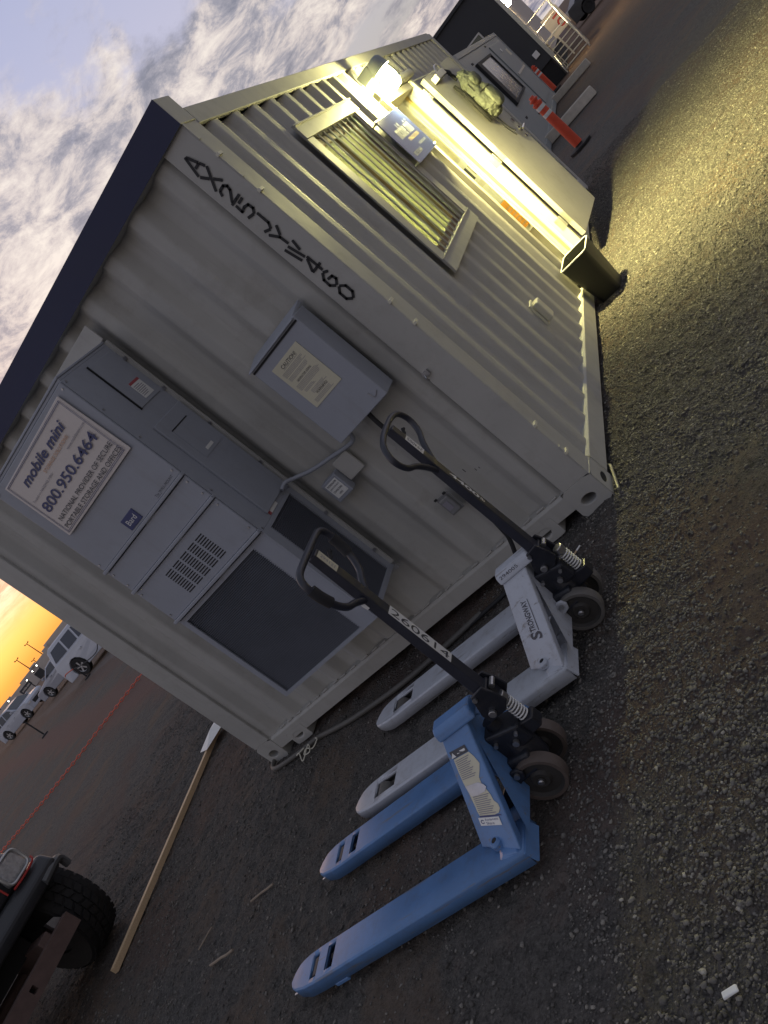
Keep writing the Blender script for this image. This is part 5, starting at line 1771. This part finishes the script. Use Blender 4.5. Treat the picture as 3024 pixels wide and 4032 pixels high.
def vehicle(name, label, cat, x, y, rz, paint, low, cabin, wheels, r, wd, wins, windshield=None, rearw=None, group=None, lamps=True, z=0.0, plastic=None):
    """low: upper outline of the body from front to back [(x, z)]; cabin: outline above the belt; wheels: x positions"""
    t_ = thing(name, label, cat, (x, y, z), rz, group)
    zb_ = 0.24
    bottom = [(low[-1][0], zb_)]
    for wx in sorted(wheels):
        bottom += [p_ for p_ in arc(wx, r, zb_)]
    bottom += [(low[0][0], zb_)]
    poly = low + bottom
    half = wd / 2
    # body: side skins, roof strip with a slight tumble
    mb = MB()
    n = len(poly)
    tr = lambda z_: half - max(0, z_ - 0.75) * 0.12
    L_ = [(px, tr(pz), pz) for px, pz in poly]
    R_ = [(px, -tr(pz), pz) for px, pz in poly]
    mb.add(L_ + R_, [tuple(range(n)), tuple(range(2 * n - 1, n - 1, -1))] + [(i, n + i, n + (i + 1) % n, (i + 1) % n) for i in range(n)])
    b_ = mb.build('body', paint, t_, bevel=0.03, seg=2)
    n = len(cabin)
    zt_ = max(z_ for _, z_ in cabin)
    zl_ = min(z_ for _, z_ in cabin)
    tc_ = lambda z_: half - 0.05 - (z_ - zl_) * 0.30
    mb = MB()
    mb.add([(px, tc_(pz), pz) for px, pz in cabin] + [(px, -tc_(pz), pz) for px, pz in cabin],
           [tuple(range(n)), tuple(range(2 * n - 1, n - 1, -1))] + [(i, n + i, n + (i + 1) % n, (i + 1) % n) for i in range(n)])
    mb.build('cabin', paint, t_, bevel=0.04, seg=2)
    for w_ in wins:
        for s in (1, -1):
            MB().add([(px, s * (tc_(pz) + 0.012), pz) for px, pz in w_], [tuple(range(len(w_)))]).build('window', 'car_glass', t_)
    for ws in (windshield, rearw):
        if ws:
            (xa, za), (xb, zb2) = ws
            dx_, dz_ = xb - xa, zb2 - za
            l_ = math.hypot(dx_, dz_)
            nx, nz_ = (dz_ / l_ * .012, -dx_ / l_ * .012)
            if ws is rearw:
                nx, nz_ = -nx, -nz_
            MB().add([(xa + nx, tc_(za) - .06, za - nz_ * 0 + abs(nz_)), (xb + nx, tc_(zb2) - .06, zb2 + abs(nz_)), (xb + nx, -tc_(zb2) + .06, zb2 + abs(nz_)), (xa + nx, -tc_(za) + .06, za + abs(nz_))],
                     [(0, 1, 2, 3)]).build('window', 'car_glass', t_)
    for wx in wheels:
        for s in (1, -1):
            wy = s * (half - 0.11)
            wh = MB().lathe([(r * .62, -0.10), (r * .95, -0.11), (r, -0.08), (r, 0.08), (r * .95, 0.11), (r * .62, 0.10)], (wx, wy, r), 'Y', 28, ring=True).build('wheel', 'tyre', t_, smooth=True)
            rm = MB().lathe([(r * .6, -0.085), (r * .63, -0.10), (r * .63, 0.10), (r * .6, 0.085)], (wx, wy, r), 'Y', 24, ring=True)
            rm.lathe([(r * .14, -0.09), (r * .14, 0.09)], (wx, wy, r), 'Y', 10)
            for k in range(5):
                a = 2 * math.pi * k / 5 + .3
                ca_, sa_ = math.cos(a), math.sin(a)
                u_, v_ = Vector((ca_, 0, sa_)), Vector((-sa_, 0, ca_))
                cc_ = Vector((wx, wy, r))
                for dy_ in (-0.078, 0.062):
                    q4 = [cc_ + u_ * r * .1 - v_ * r * .07, cc_ + u_ * r * .6 - v_ * r * .10, cc_ + u_ * r * .6 + v_ * r * .10, cc_ + u_ * r * .1 + v_ * r * .07]
                    rm.hexa([tuple(p_ + Vector((0, dy_, 0))) for p_ in q4] + [tuple(p_ + Vector((0, dy_ + 0.016, 0))) for p_ in q4])
            rm.build('rim', 'rim', wh)
            MB().lathe([(r * .6, -0.05), (r * .6, 0.05)], (wx, wy, r), 'Y', 20).build('brake_disc', 'rubber', wh)
    fx, bx_ = low[0][0], low[-1][0]
    if lamps:
        for s in (1, -1):
            MB().box(fx - 0.10, fx + 0.012, s * (half - 0.34), s * (half - 0.04), low[0][1] - 0.20, low[0][1] - 0.06).build('headlight', 'lens', t_, bevel=0.02)
            MB().box(bx_ - 0.012, bx_ + 0.08, s * (half - 0.20), s * (half - 0.02), low[-1][1] - 0.30, low[-1][1] - 0.05).build('tail_light', 'red_trim', t_, bevel=0.01)
            MB().box(-0.09 + wins[0][0][0], 0.06 + wins[0][0][0], s * (half + 0.02), s * (half + 0.16), wins[0][0][1] + .02, wins[0][0][1] + 0.16).build('mirror', paint if plastic is None else 'rubber', t_, bevel=0.02)
        MB().box(fx - 0.02, fx + 0.014, -half * .5, half * .5, low[0][1] - 0.42, low[0][1] - 0.16).build('grille', 'rubber', t_)
        MB().box(fx - 0.05, fx + 0.03, -half * .95, half * .95, zb_, zb_ + 0.18).build('bumper', plastic or paint, t_, bevel=0.03)
        MB().box(bx_ - 0.03, bx_ + 0.05, -half * .95, half * .95, zb_ + .05, zb_ + 0.24).build('bumper', plastic or paint, t_, bevel=0.03)
    if wins:
        for s in (1, -1):
            for px in (0.35, -0.62):
                MB().box(px - 0.09, px + 0.09, s * (half - 0.01), s * (half + 0.02), 0.86, 0.90).build('door_handle', paint, t_)
    return t_


vehicle('parked_car', 'white boxy sport utility vehicle partly hidden behind the container', 'car', -24.55, 18.0, 0.10, 'car_white',
        [(2.30, 0.80), (2.05, 1.04), (1.15, 1.12), (-2.30, 1.16), (-2.42, 0.95), (-2.44, 0.55)],
        [(1.15, 1.10), (0.45, 1.72), (0.0, 1.80), (-1.95, 1.80), (-2.15, 1.70), (-2.34, 1.14)], (1.45, -1.42), 0.40, 1.88,
        [[(0.80, 1.18), (0.38, 1.62), (-0.25, 1.66), (-0.25, 1.18)], [(-0.36, 1.18), (-0.36, 1.66), (-1.08, 1.66), (-1.08, 1.18)], [(-1.20, 1.18), (-1.20, 1.66), (-1.92, 1.64), (-2.12, 1.20)]],
        windshield=((1.12, 1.14), (0.50, 1.68)), rearw=((-2.30, 1.22), (-2.14, 1.66)), plastic='car_silver')
vehicle('parked_car', 'silver saloon car parked nose left beyond the white sport utility vehicle', 'car', -37.2, 25.0, math.pi + 0.08, 'car_silver',
        [(2.30, 0.66), (2.15, 0.78), (1.05, 0.95), (-1.55, 1.02), (-2.25, 1.02), (-2.35, 0.80), (-2.36, 0.5)],
        [(1.05, 0.93), (0.30, 1.38), (-0.45, 1.45), (-1.05, 1.38), (-1.75, 1.02)], (1.42, -1.35), 0.34, 1.80,
        [[(0.78, 0.99), (0.22, 1.33), (-0.35, 1.39), (-0.35, 0.99)], [(-0.45, 0.99), (-0.45, 1.39), (-0.98, 1.33), (-1.45, 1.04)]],
        windshield=((1.0, 0.97), (0.34, 1.36)), rearw=((-1.66, 1.06), (-1.10, 1.36)))
vehicle('parked_car', 'pale grey hatchback crossover with black wheels farthest left in the row', 'car', -51.0, 30.0, 0.12, 'car_grey',
        [(2.20, 0.85), (2.0, 1.02), (1.10, 1.10), (-1.9, 1.14), (-2.20, 1.05), (-2.24, 0.55)],
        [(1.08, 1.08), (0.35, 1.62), (-0.3, 1.70), (-1.5, 1.66), (-2.02, 1.30), (-2.12, 1.12)], (1.38, -1.35), 0.39, 1.86,
        [[(0.76, 1.15), (0.30, 1.55), (-0.30, 1.62), (-0.30, 1.15)], [(-0.40, 1.15), (-0.40, 1.62), (-1.02, 1.60), (-1.02, 1.15)], [(-1.12, 1.15), (-1.12, 1.60), (-1.50, 1.57), (-1.85, 1.30), (-1.9, 1.18)]],
        windshield=((1.05, 1.12), (0.40, 1.60)), rearw=((-2.0, 1.34), (-1.6, 1.62)))
dkc = vehicle('parked_car', 'dark car parked in the gloom beyond the aluminium stair', 'car', 2.4, 49.0, 0.3, 'truck',
        [(2.30, 0.66), (2.15, 0.78), (1.05, 0.95), (-1.55, 1.02), (-2.25, 1.02), (-2.35, 0.80), (-2.36, 0.5)],
        [(1.05, 0.93), (0.30, 1.48), (-0.45, 1.55), (-1.05, 1.48), (-1.75, 1.02)], (1.42, -1.35), 0.34, 1.80,
        [[(0.78, 0.99), (0.22, 1.43), (-0.35, 1.49), (-0.35, 0.99)]], lamps=False)

for _w in list(dkc.children):
    for _r in list(_w.children):
        _r.data.materials[0] = M['rubber']

# ---- stripped off-road truck whose front corner shows at the lower left
tk = thing('off_road_truck', 'dark off road truck with bare rusty bumper beam and knobbly tyre', 'truck', (-4.62, -1.38, 0.0), 0.0)
# local: +x is forward; front fascia at x = 0
body = MB()
body.prism([(0.06, -0.88, 0.66), (0.09, -0.88, 0.74), (0.02, -0.88, 0.835), (-0.40, -0.88, 0.84), (-0.40, -0.88, 0.64)], (0, 1.76, 0))
body.build('front_fascia', 'truck', tk, bevel=0.03, seg=3)
MB().prism([(0.0, -0.80, 0.836), (0.03, -0.80, 1.00), (-0.10, -0.80, 1.075), (-1.25, -0.80, 1.13), (-1.25, -0.80, 0.836)], (0, 1.60, 0)).build('hood', 'truck', tk, bevel=0.04, seg=3)
MB().prism([(-1.25, -0.80, 0.60), (-1.25, -0.80, 1.13), (-3.9, -0.80, 1.15), (-3.9, -0.80, 0.60)], (0, 1.60, 0)).build('body', 'truck', tk, bevel=0.05)
MB().hexa([(-3.2, -0.74, 1.14), (-1.30, -0.74, 1.14), (-1.30, 0.74, 1.14), (-3.2, 0.74, 1.14), (-3.0, -0.66, 1.75), (-1.75, -0.66, 1.75), (-1.75, 0.66, 1.75), (-3.0, 0.66, 1.75)]).build('cabin', 'truck', tk, bevel=0.05)
MB().add([(-1.335, -0.66, 1.22), (-1.335, 0.66, 1.22), (-1.70, 0.60, 1.70), (-1.70, -0.60, 1.70)], [(0, 1, 2, 3)]).build('window', 'car_glass', tk, loc=(0.012, 0, 0))
for s in (1, -1):
    # headlight with silver surround, red strip under it
    hl = MB().box(-0.05, 0.045, s * 0.58, s * 0.80, 0.86, 1.03).build('headlight', 'lens', tk, bevel=0.03, seg=4)
    rr_ = []
    for k in range(28):
        a = 2 * math.pi * k / 28
        ca_, sa_ = math.cos(a), math.sin(a)
        rr_.append((0.048, s * (0.69 + math.copysign(abs(ca_) ** 0.45, ca_) * 0.108), 0.945 + math.copysign(abs(sa_) ** 0.45, sa_) * 0.083))
    MB().tube(rr_, 0.011, 6, closed=True).build('headlight_ring', 'gal', hl, smooth=True)
    MB().tube(smooth_path([(0.052, s * 0.575, 0.846), (0.058, s * 0.68, 0.840), (0.052, s * 0.795, 0.848), (0.035, s * 0.822, 0.875)]), 0.008, 6).build('red_strip', 'red_trim', hl, smooth=True)
    MB().tube([(0.04, s * 0.53, 0.86), (0.04, s * 0.53, 0.95)], 0.007, 6).build('red_strip', 'red_trim', hl)
    # fender flare arching over the wheel
    fl = MB()
    prev = None
    nseg = 10
    P_in, P_out = [], []
    for k in range(nseg + 1):
        a = math.radians(42 + 123 * k / nseg)
        cx_, cz_ = -0.48, 0.40
        R_ = 0.52
        P_in.append((cx_ + R_ * math.cos(a), s * 0.76, cz_ + R_ * math.sin(a)))
        P_out.append((cx_ + (R_ - 0.02) * math.cos(a), s * 0.955, cz_ + (R_ - 0.03) * math.sin(a) - 0.01))
    vs = P_in + P_out + [(x_, y_, z_ - 0.035) for x_, y_, z_ in P_out]
    m_ = nseg + 1
    fl.add(vs, [(k, k + 1, m_ + k + 1, m_ + k) for k in range(nseg)] + [(m_ + k, m_ + k + 1, 2 * m_ + k + 1, 2 * m_ + k) for k in range(nseg)])
    fo_ = fl.build('fender_flare', 'flare', tk, smooth=True)
    fo_.modifiers.new('t', 'SOLIDIFY').thickness = 0.012
    MB().tube(smooth_path([(0.07, s * 0.70, 0.70), (0.05, s * 0.86, 0.71), (-0.02, s * 0.94, 0.68), (-0.05, s * 0.955, 0.60)]), 0.030, 8).build('flare_roll', 'flare', tk, smooth=True)
    for wx in (-0.48, -3.2):
        wy = s * 0.79
        wr = 0.415
        wh = MB().lathe([(0.22, -0.15), (wr - .035, -0.165), (wr - .012, -0.14), (wr - .010, 0.14), (wr - .035, 0.165), (0.22, 0.15)], (wx, wy, wr), 'Y', 40, ring=True).build('wheel', 'tyre', tk, smooth=True)
        MB().lathe([(0.10, -0.10), (0.22, -0.13), (0.22, 0.13), (0.10, 0.10)], (wx, wy, wr), 'Y', 24).build('rim', 'rubber', wh, smooth=True)
        tr_ = MB()
        nl = 34
        for k in range(nl):
            for row in range(5):
                a = 2 * math.pi * (k + (row % 2) * .5) / nl
                yc = wy + (row - 2) * 0.064
                da = 2 * math.pi / nl * 0.36
                sk_ = 0.10 * (1 if row % 2 else -1) * da * 4
                hw_ = 0.027
                rr0, rr1 = wr - 0.014, wr + 0.004 - (0.012 if row in (0, 4) else 0)
                f_ = lambda a_, y_, r_: (wx + r_ * math.cos(a_), y_, wr + r_ * math.sin(a_))
                tr_.hexa([f_(a - da - sk_, yc - hw_, rr0), f_(a + da - sk_, yc - hw_, rr0), f_(a + da + sk_, yc + hw_, rr0), f_(a - da + sk_, yc + hw_, rr0),
                          f_(a - da - sk_, yc - hw_, rr1), f_(a + da - sk_, yc - hw_, rr1), f_(a + da + sk_, yc + hw_, rr1), f_(a - da + sk_, yc + hw_, rr1)])
        tb_ = tr_.build('tread_blocks', 'tyre', wh)
        tb_['kind'] = 'stuff'
# bare bumper beam with a square hole, and its brackets
bb = MB()
for (a, c_, e_, f_) in ((-0.60, 0.08, 0.355, 0.475), (0.08, 0.125, 0.355, 0.392), (0.08, 0.125, 0.438, 0.475), (0.125, 0.60, 0.355, 0.475)):
    bb.box(0.035, 0.10, a, c_, e_, f_)
bbo = bb.build('bumper_beam', 'rust', tk)
MB().box(-0.01, 0.034, 0.02, 0.2, 0.36, 0.47).build('beam_back', 'dark', tk)
for s in (1, -1):
    MB().box(-0.5, 0.034, s * 0.36, s * 0.46, 0.40, 0.52).build('frame_rail', 'rust', tk, bevel=0.006)
    MB().prism([(0.03, s * 0.50, 0.47), (0.03, s * 0.60, 0.44), (0.03, s * 0.56, 0.52), (0.03, s * 0.50, 0.54)], (-0.05, 0, 0)).build('tow_bracket', 'steel', tk)
MB().cyl((-0.48, -0.75, 0.40), (-0.48, 0.75, 0.40), 0.045, 12).build('axle', 'rust', tk)
MB().box(-1.2, -0.2, -0.45, 0.45, 0.5, 0.63).build('engine_guard', 'skirt', tk)

# ================================================================ back of the yard
gc = thing('storage_container', 'grey container with black framed window behind the office container', 'container')
GX0, GX1, GY0, GY1, GH = -3.24, -0.80, 13.9, 23.72, 2.56
MB().box(GX0, GX1, GY0, GY1, 0.08, GH).build('body', 'grey_cont', gc, bevel=0.01)
for y_ in (GY0 + 0.005, GY1 - 0.125):
    MB().box(GX1 - 0.10, GX1 + 0.015, y_, y_ + 0.12, 0.0, GH + 0.01).build('corner_post', 'grey_cont', gc, bevel=0.006)
MB().box(GX1 - 0.05, GX1 + 0.02, GY0 + .13, GY1 - .13, GH - 0.11, GH + 0.006).build('top_rail', 'grey_cont', gc, bevel=0.004)
MB().box(GX1 - 0.05, GX1 + 0.02, GY0 + .13, GY1 - .13, 0.02, 0.16).build('bottom_rail', 'grey_cont', gc, bevel=0.004)
wn = MB().box(GX1, GX1 + 0.07, 15.22, 15.72, 1.02, 2.17).build('shutter_leaf', 'rubber', gc, bevel=0.01)
wn = MB().box(GX1, GX1 + 0.05, 15.73, 15.85, 1.02, 2.17).box(GX1, GX1 + 0.05, 18.5, 18.62, 1.02, 2.17).box(GX1, GX1 + 0.05, 15.85, 18.5, 1.02, 1.08).box(GX1, GX1 + 0.05, 15.85, 18.5, 2.11, 2.17).build('window', 'rubber', gc)
MB().box(GX1 + 0.006, GX1 + 0.02, 15.851, 18.499, 1.081, 2.109).build('pane', 'dim_pane', wn)
MB().box(GX1 + 0.001, GX1 + 0.03, 19.7, 22.9, 0.35, 2.30).build('door', 'grey_cont', gc, bevel=0.01)
MB().box(GX1 + 0.0305, GX1 + 0.05, 19.9, 22.7, 1.30, 1.36).build('lock_bar', 'gal', gc)
MB().box(GX1 + 0.0305, GX1 + 0.034, 22.2, 22.75, 1.78, 2.0).build('label_sheet', 'cream', gc)
MB().box(GX1 + 0.0305, GX1 + 0.05, 21.0, 21.25, 2.0, 2.1).build('vent_box', 'label', gc, bevel=0.01)
for y_, z_ in ((15.0, 2.2), (14.9, 0.7), (19.2, 2.35), (18.9, 0.66), (17.0, 0.45)):
    MB().box(GX1 + 0.001, GX1 + 0.01, y_, y_ + 0.28, z_, z_ + 0.05).build('pocket_slot', 'dark', gc)

db = thing('site_building', 'dark clad site building behind the grey container with lit corner', 'building')
DX = -0.43
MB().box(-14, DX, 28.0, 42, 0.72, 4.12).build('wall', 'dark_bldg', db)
MB().box(-14, DX - 0.05, 28.05, 42, 0.0, 0.719).build('skirting', 'skirt', db)
MB().box(-14.1, DX + 0.12, 27.9, 42.1, 4.121, 4.22).build('roof', 'dark_bldg', db)
MB().box(DX + 0.002, DX + 0.13, 27.97, 28.16, 0.70, 4.12).build('corner_trim', 'gal', db, bevel=0.01)
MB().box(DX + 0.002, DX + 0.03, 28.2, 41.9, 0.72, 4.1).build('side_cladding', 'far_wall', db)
wn = MB().box(-2.35, -1.42, 27.965, 27.999, 2.45, 3.12).build('window', 'gal', db)
MB().box(-2.30, -1.47, 27.955, 27.964, 2.50, 3.07).build('pane', 'glass', wn)
MB().box(-0.80, -0.60, 27.93, 27.999, 1.08, 1.28).build('meter_box', 'label', db, bevel=0.01)
for (y_, z_, lb) in ((28.55, 3.12, 'brighter flood lamp nearest the corner of the dark site building'), (29.6, 2.98, 'second flood lamp along the lit side of the dark site building')):
    fl = thing('flood_lamp', lb, 'lamp', (DX + 0.03, y_, z_), 0, 'flood lamps on the dark building')
    MB().box(0, 0.14, -0.1, 0.1, 0.05, 0.16).build('housing', 'rubber', fl, bevel=0.01)
    MB().lathe([(0.05, -0.09), (0.09, -0.04), (0.09, 0.03), (0.05, 0.045)], (0.11, 0, 0), 'Z', 12).build('bulb', 'far_glow', fl)

stc = thing('metal_stair', 'aluminium stair with railings beside the dark site building', 'stair', (0.10, 28.0, 0))
for k in range(6):
    MB().box(-0.47, 0.47, k * 0.26, k * 0.26 + 0.09, 0.11 + k * 0.172, 0.145 + k * 0.172).build('tread', 'alu', stc)
MB().box(-0.47, 0.47, 6 * 0.26, 6 * 0.26 + 1.5, 1.11, 1.16).build('landing', 'alu', stc)
for s in (1, -1):
    MB().hexa([(s * 0.50 - .02, -0.05, 0.0), (s * 0.50 + .02, -0.05, 0.0), (s * 0.50 + .02, 1.56, 1.06), (s * 0.50 - .02, 1.56, 1.06),
               (s * 0.50 - .02, -0.05, 0.20), (s * 0.50 + .02, -0.05, 0.20), (s * 0.50 + .02, 1.56, 1.26), (s * 0.50 - .02, 1.56, 1.26)]).build('stringer', 'alu', stc)
    for (y_, z0_) in ((0.0, 0.0), (0.78, 0.5), (1.56, 0.0), (3.0, 0.0)):
        zt_ = 1.0 + min(y_, 1.56) / 1.56 * 1.06
        MB().box(s * 0.50 - .02, s * 0.50 + .02, y_ - .02, y_ + .02, z0_, zt_).build('post', 'alu', stc)
    MB().tube([(s * 0.5, 0, 1.0), (s * 0.5, 1.56, 2.06), (s * 0.5, 3.02, 2.06)], 0.024, 8).build('handrail', 'alu', stc)
    MB().tube([(s * 0.5, 0, 0.55), (s * 0.5, 1.56, 1.60), (s * 0.5, 3.02, 1.60)], 0.018, 8).build('handrail', 'alu', stc)
MB().tube([(-0.5, 3.02, 2.06), (0.5, 3.02, 2.06)], 0.024, 8).build('handrail', 'alu', stc)
MB().tube([(-0.5, 3.02, 1.60), (0.5, 3.02, 1.60)], 0.018, 8).build('handrail', 'alu', stc)

wb = thing('notice_sign', 'white board with red marks behind the aluminium stair', 'sign', (0.20, 33.0, 0))
MB().box(-0.35, 0.42, 0, 0.03, 0.88, 1.74).build('panel', 'sign_white', wb)
MB().box(-0.3, -0.24, 0.031, 0.09, 0, 1.6).box(0.3, 0.36, 0.031, 0.09, 0, 1.6).build('post', 'alu', wb)
o = text('lettering', 'C', 'red_trim', wb, (0.02, -0.004, 0.98), X_, Z_, 0.26, 0.34, 0, 0.05)
MB().box(0.02, 0.26, -0.006, -0.002, 1.42, 1.50).box(0.1, 0.2, -0.006, -0.002, 1.56, 1.62).build('red_mark', 'red_trim', wb)


def delineator(x, y, label):
    t_ = thing('delineator_post', label, 'traffic delineator', (x, y, 0), 0.4, 'orange delineator posts')
    MB().lathe([(0.21, 0.0), (0.215, 0.035), (0.07, 0.045), (0.065, 0.07)], n=8).build('base', 'rubber', t_)
    MB().lathe([(0.080, 0.071), (0.074, 0.70), (0.070, 0.92), (0.082, 0.93), (0.082, 0.965), (0.048, 0.975), (0.048, 1.0), (0.072, 1.01), (0.072, 1.04), (0.045, 1.05), (0.040, 1.09)], n=18).build('tube', 'orange', t_, smooth=True)
    for z_ in (0.70, 0.84):
        MB().lathe([(0.0765, z_), (0.0758, z_ + 0.06)], n=18).build('reflective_band', 'reflect', t_, smooth=True)
    return t_


delineator(-0.05, 10.62, 'orange delineator post with two silver bands nearest the office container')
delineator(-0.90, 26.2, 'orange delineator post beside the far end of the grey container')


def stop(x0_, y0_, x1_, y1_, label):
    a_, b_ = Vector((x0_, y0_, 0)), Vector((x1_, y1_, 0))
    d = (b_ - a_)
    n_v = Vector((-d.y, d.x, 0)).normalized() * 0.11
    m_v = n_v * 0.62
    up = Vector((0, 0, 0.20))
    o_ = MB().hexa([a_ - n_v, b_ - n_v, b_ + n_v, a_ + n_v, a_ - m_v + up, b_ - m_v + up, b_ + m_v + up, a_ + m_v + up]).build('wheel_stop', 'conc', bevel=0.02, seg=2)
    return tag(o_, label, 'parking stop', 'concrete parking stops')


stop(0.42, 14.75, -1.6, 14.95, 'pale concrete parking stop nearest the orange delineator')
stop(0.46, 21.8, -1.6, 22.0, 'farther concrete parking stop before the grey container')

# dark dirt heap far right
mb = MB()
nn = 16
vs = [(3.0, 62, 1.5)]
for rr_ in (0.4, 0.8, 1.0):
    for k in range(nn):
        a = 2 * math.pi * k / nn
        vs.append((3.0 + 7 * rr_ * math.cos(a) * random.uniform(.85, 1.15), 62 + 4 * rr_ * math.sin(a) * random.uniform(.85, 1.15), (1.5 * (1 - rr_) ** 0.8 + random.uniform(-.06, .06)) if rr_ < 1 else -0.05))
fs = [(0, 1 + k, 1 + (k + 1) % nn) for k in range(nn)]
for i in range(2):
    for k in range(nn):
        fs.append((1 + i * nn + k, 1 + (i + 1) * nn + k, 1 + (i + 1) * nn + (k + 1) % nn, 1 + i * nn + (k + 1) % nn))
mb.add(vs, fs)
tag(mb.build('dirt_heap', 'rust', smooth=True), 'low dark dirt heap at the far back of the yard', 'heap')


# ================================================================ far edge of the yard, to the west
def polar(az, d, z=0.0):
    a = math.radians(az)
    return Vector((1.317 + d * math.sin(a), -3.458 + d * math.cos(a), z))


def wall_block(par, name, m_, az0, az1, d0, d1, z0, z1, depth):
    a_, b_ = polar(az0, d0), polar(az1, d1)
    n_v = Vector((-(b_ - a_).y, (b_ - a_).x, 0)).normalized()
    if n_v.dot(a_ - Vector((1.3, -3.4, 0))) < 0:
        n_v = -n_v
    n_v *= depth
    return MB().hexa([a_ + Vector((0, 0, z0)), b_ + Vector((0, 0, z0)), b_ + n_v + Vector((0, 0, z0)), a_ + n_v + Vector((0, 0, z0)),
                      a_ + Vector((0, 0, z1)), b_ + Vector((0, 0, z1)), b_ + n_v + Vector((0, 0, z1)), a_ + n_v + Vector((0, 0, z1))]).build(name, m_, par)


fbld = thing('warehouse', 'low grey brown warehouse on the horizon against the orange sky', 'building')
wall_block(fbld, 'wall', 'far_wall', -44, -53.35, 165, 172, 0, 3.62, 25)
wall_block(fbld, 'wall', 'far_wall', -53.36, -56.0, 171.5, 176, 0, 2.75, 22)
wall_block(fbld, 'wall', 'far_wall', -56.01, -60, 177, 190, 0, 2.45, 20)
wall_block(fbld, 'wall', 'far_wall', -60.01, -75, 190, 240, 0, 2.9, 20)
wall_block(fbld, 'parapet', 'far_wall', -53.3, -53.7, 170, 170.3, 0, 3.2, 2)
wall_block(fbld, 'roof_unit', 'gal', -54.75, -55.0, 173, 173.4, 2.7, 3.05, 2)
for az_ in (-52.2, -54.6, -57.2):
    wall_block(fbld, 'loading_door', 'dark_bldg', az_, az_ - 0.5, 163.0 + (abs(az_) - 52) * 2, 163.8 + (abs(az_) - 52) * 2, 0.0, 1.6, 0.4)
ws = thing('billboard', 'dark banner sign with white lettering on the far warehouse', 'sign')
a_, b_ = polar(-56.42, 170), polar(-55.55, 170)
sgp = MB().hexa([a_ + Vector((0, 0, .85)), b_ + Vector((0, 0, .85)), b_ + Vector((-.1, .1, .85)), a_ + Vector((-.1, .1, .85)),
                 a_ + Vector((0, 0, 1.78)), b_ + Vector((0, 0, 1.78)), b_ + Vector((-.1, .1, 1.78)), a_ + Vector((-.1, .1, 1.78))]).build('panel', 'ink_dark', ws)
uxs = (b_ - a_).normalized()
off_ = Vector((0.03, -0.03, 0))
o = text('lettering', 'mobile mini', 'sign_white', ws, a_ + uxs * 0.3 + off_ + Vector((0, 0, 1.1)), uxs, (0, 0, 1), (b_ - a_).length - 0.6, 0.42, 0.2, 0.03)
for k in (0.1, 0.9):
    pk_ = a_.lerp(b_, k)
    MB().cyl((pk_.x - .05, pk_.y + .05, 0), (pk_.x - .05, pk_.y + .05, 0.86), 0.05, 6).build('post', 'rubber', ws)


def pole(az, d, h, label, lit=False):
    p_ = polar(az, d)
    t_ = thing('light_pole', label, 'light pole', (p_.x, p_.y, 0), math.radians(-az), 'light poles along the horizon')
    MB().tube([(0, 0, 0), (0, 0, h)], 0.10, 6, rr=[0.13, 0.08]).build('pole', 'rubber', t_)
    MB().box(-0.55, 0.55, -0.06, 0.06, h - 0.15, h - 0.02).build('arm', 'rubber', t_)
    for s in (1, -1):
        MB().box(s * 0.3, s * 0.62, -0.2, 0.2, h - 0.02, h + 0.10).build('lamp_head', 'pole_glow' if lit else 'rubber', t_)
    return t_


pole(-53.79, 190, 1.617 + 190 * math.tan(math.radians(1.57)), 'second light pole from the right on the horizon, tallest')
pole(-54.93, 185, 1.617 + 185 * math.tan(math.radians(1.43)), 'light pole standing above the middle of the warehouse roof')
pole(-54.38, 220, 1.617 + 220 * math.tan(math.radians(0.62)), 'shortest light pole between the two tall ones')
pole(-57.85, 200, 1.617 + 200 * math.tan(math.radians(0.95)), 'leftmost light pole at the left edge of the photo')
for az_, el_, lb in ((-54.55, 0.22, 'lit flood lamp on the warehouse right of the banner sign'), (-54.98, 0.20, 'small lit lamp on the warehouse roof edge by the middle pole'),
                     (-57.20, 0.22, 'lit flood lamp on the warehouse left of the banner sign'), (-55.60, 0.12, 'tiny lit lamp right above the banner sign')):
    p_ = polar(az_, 162, 1.617 + 162 * math.tan(math.radians(el_)))
    t_ = thing('yard_lamp', lb, 'lamp', (p_.x, p_.y, p_.z), math.radians(-az_), 'yard lamps on the horizon')
    MB().lathe([(0.03, -0.08), (0.08, -0.03), (0.08, 0.03), (0.03, 0.08)], n=10).build('bulb', 'pole_glow', t_)
    MB().cyl((0, 0.1, -p_.z), (0, 0.1, -0.16), 0.05, 6).build('pole', 'rubber', t_)

# extra spot added under the globe to throw the lamp's light over the gravel
sp_ = bpy.data.lights.new('added_lamp_beam', 'SPOT')
sp_.energy = 1450
sp_.color = (1.0, 0.86, 0.33)
sp_.spot_size = math.radians(130)
sp_.spot_blend = 1.0
sp_.shadow_soft_size = 0.05
spo = bpy.data.objects.new('added_lamp_beam', sp_)
col.objects.link(spo)
spo.parent = wl
spo.location = (0.03, 0.0, -0.145)
spo.rotation_euler = Vector((-1.35, -0.75, 2.2)).to_track_quat('Z', 'Y').to_euler()
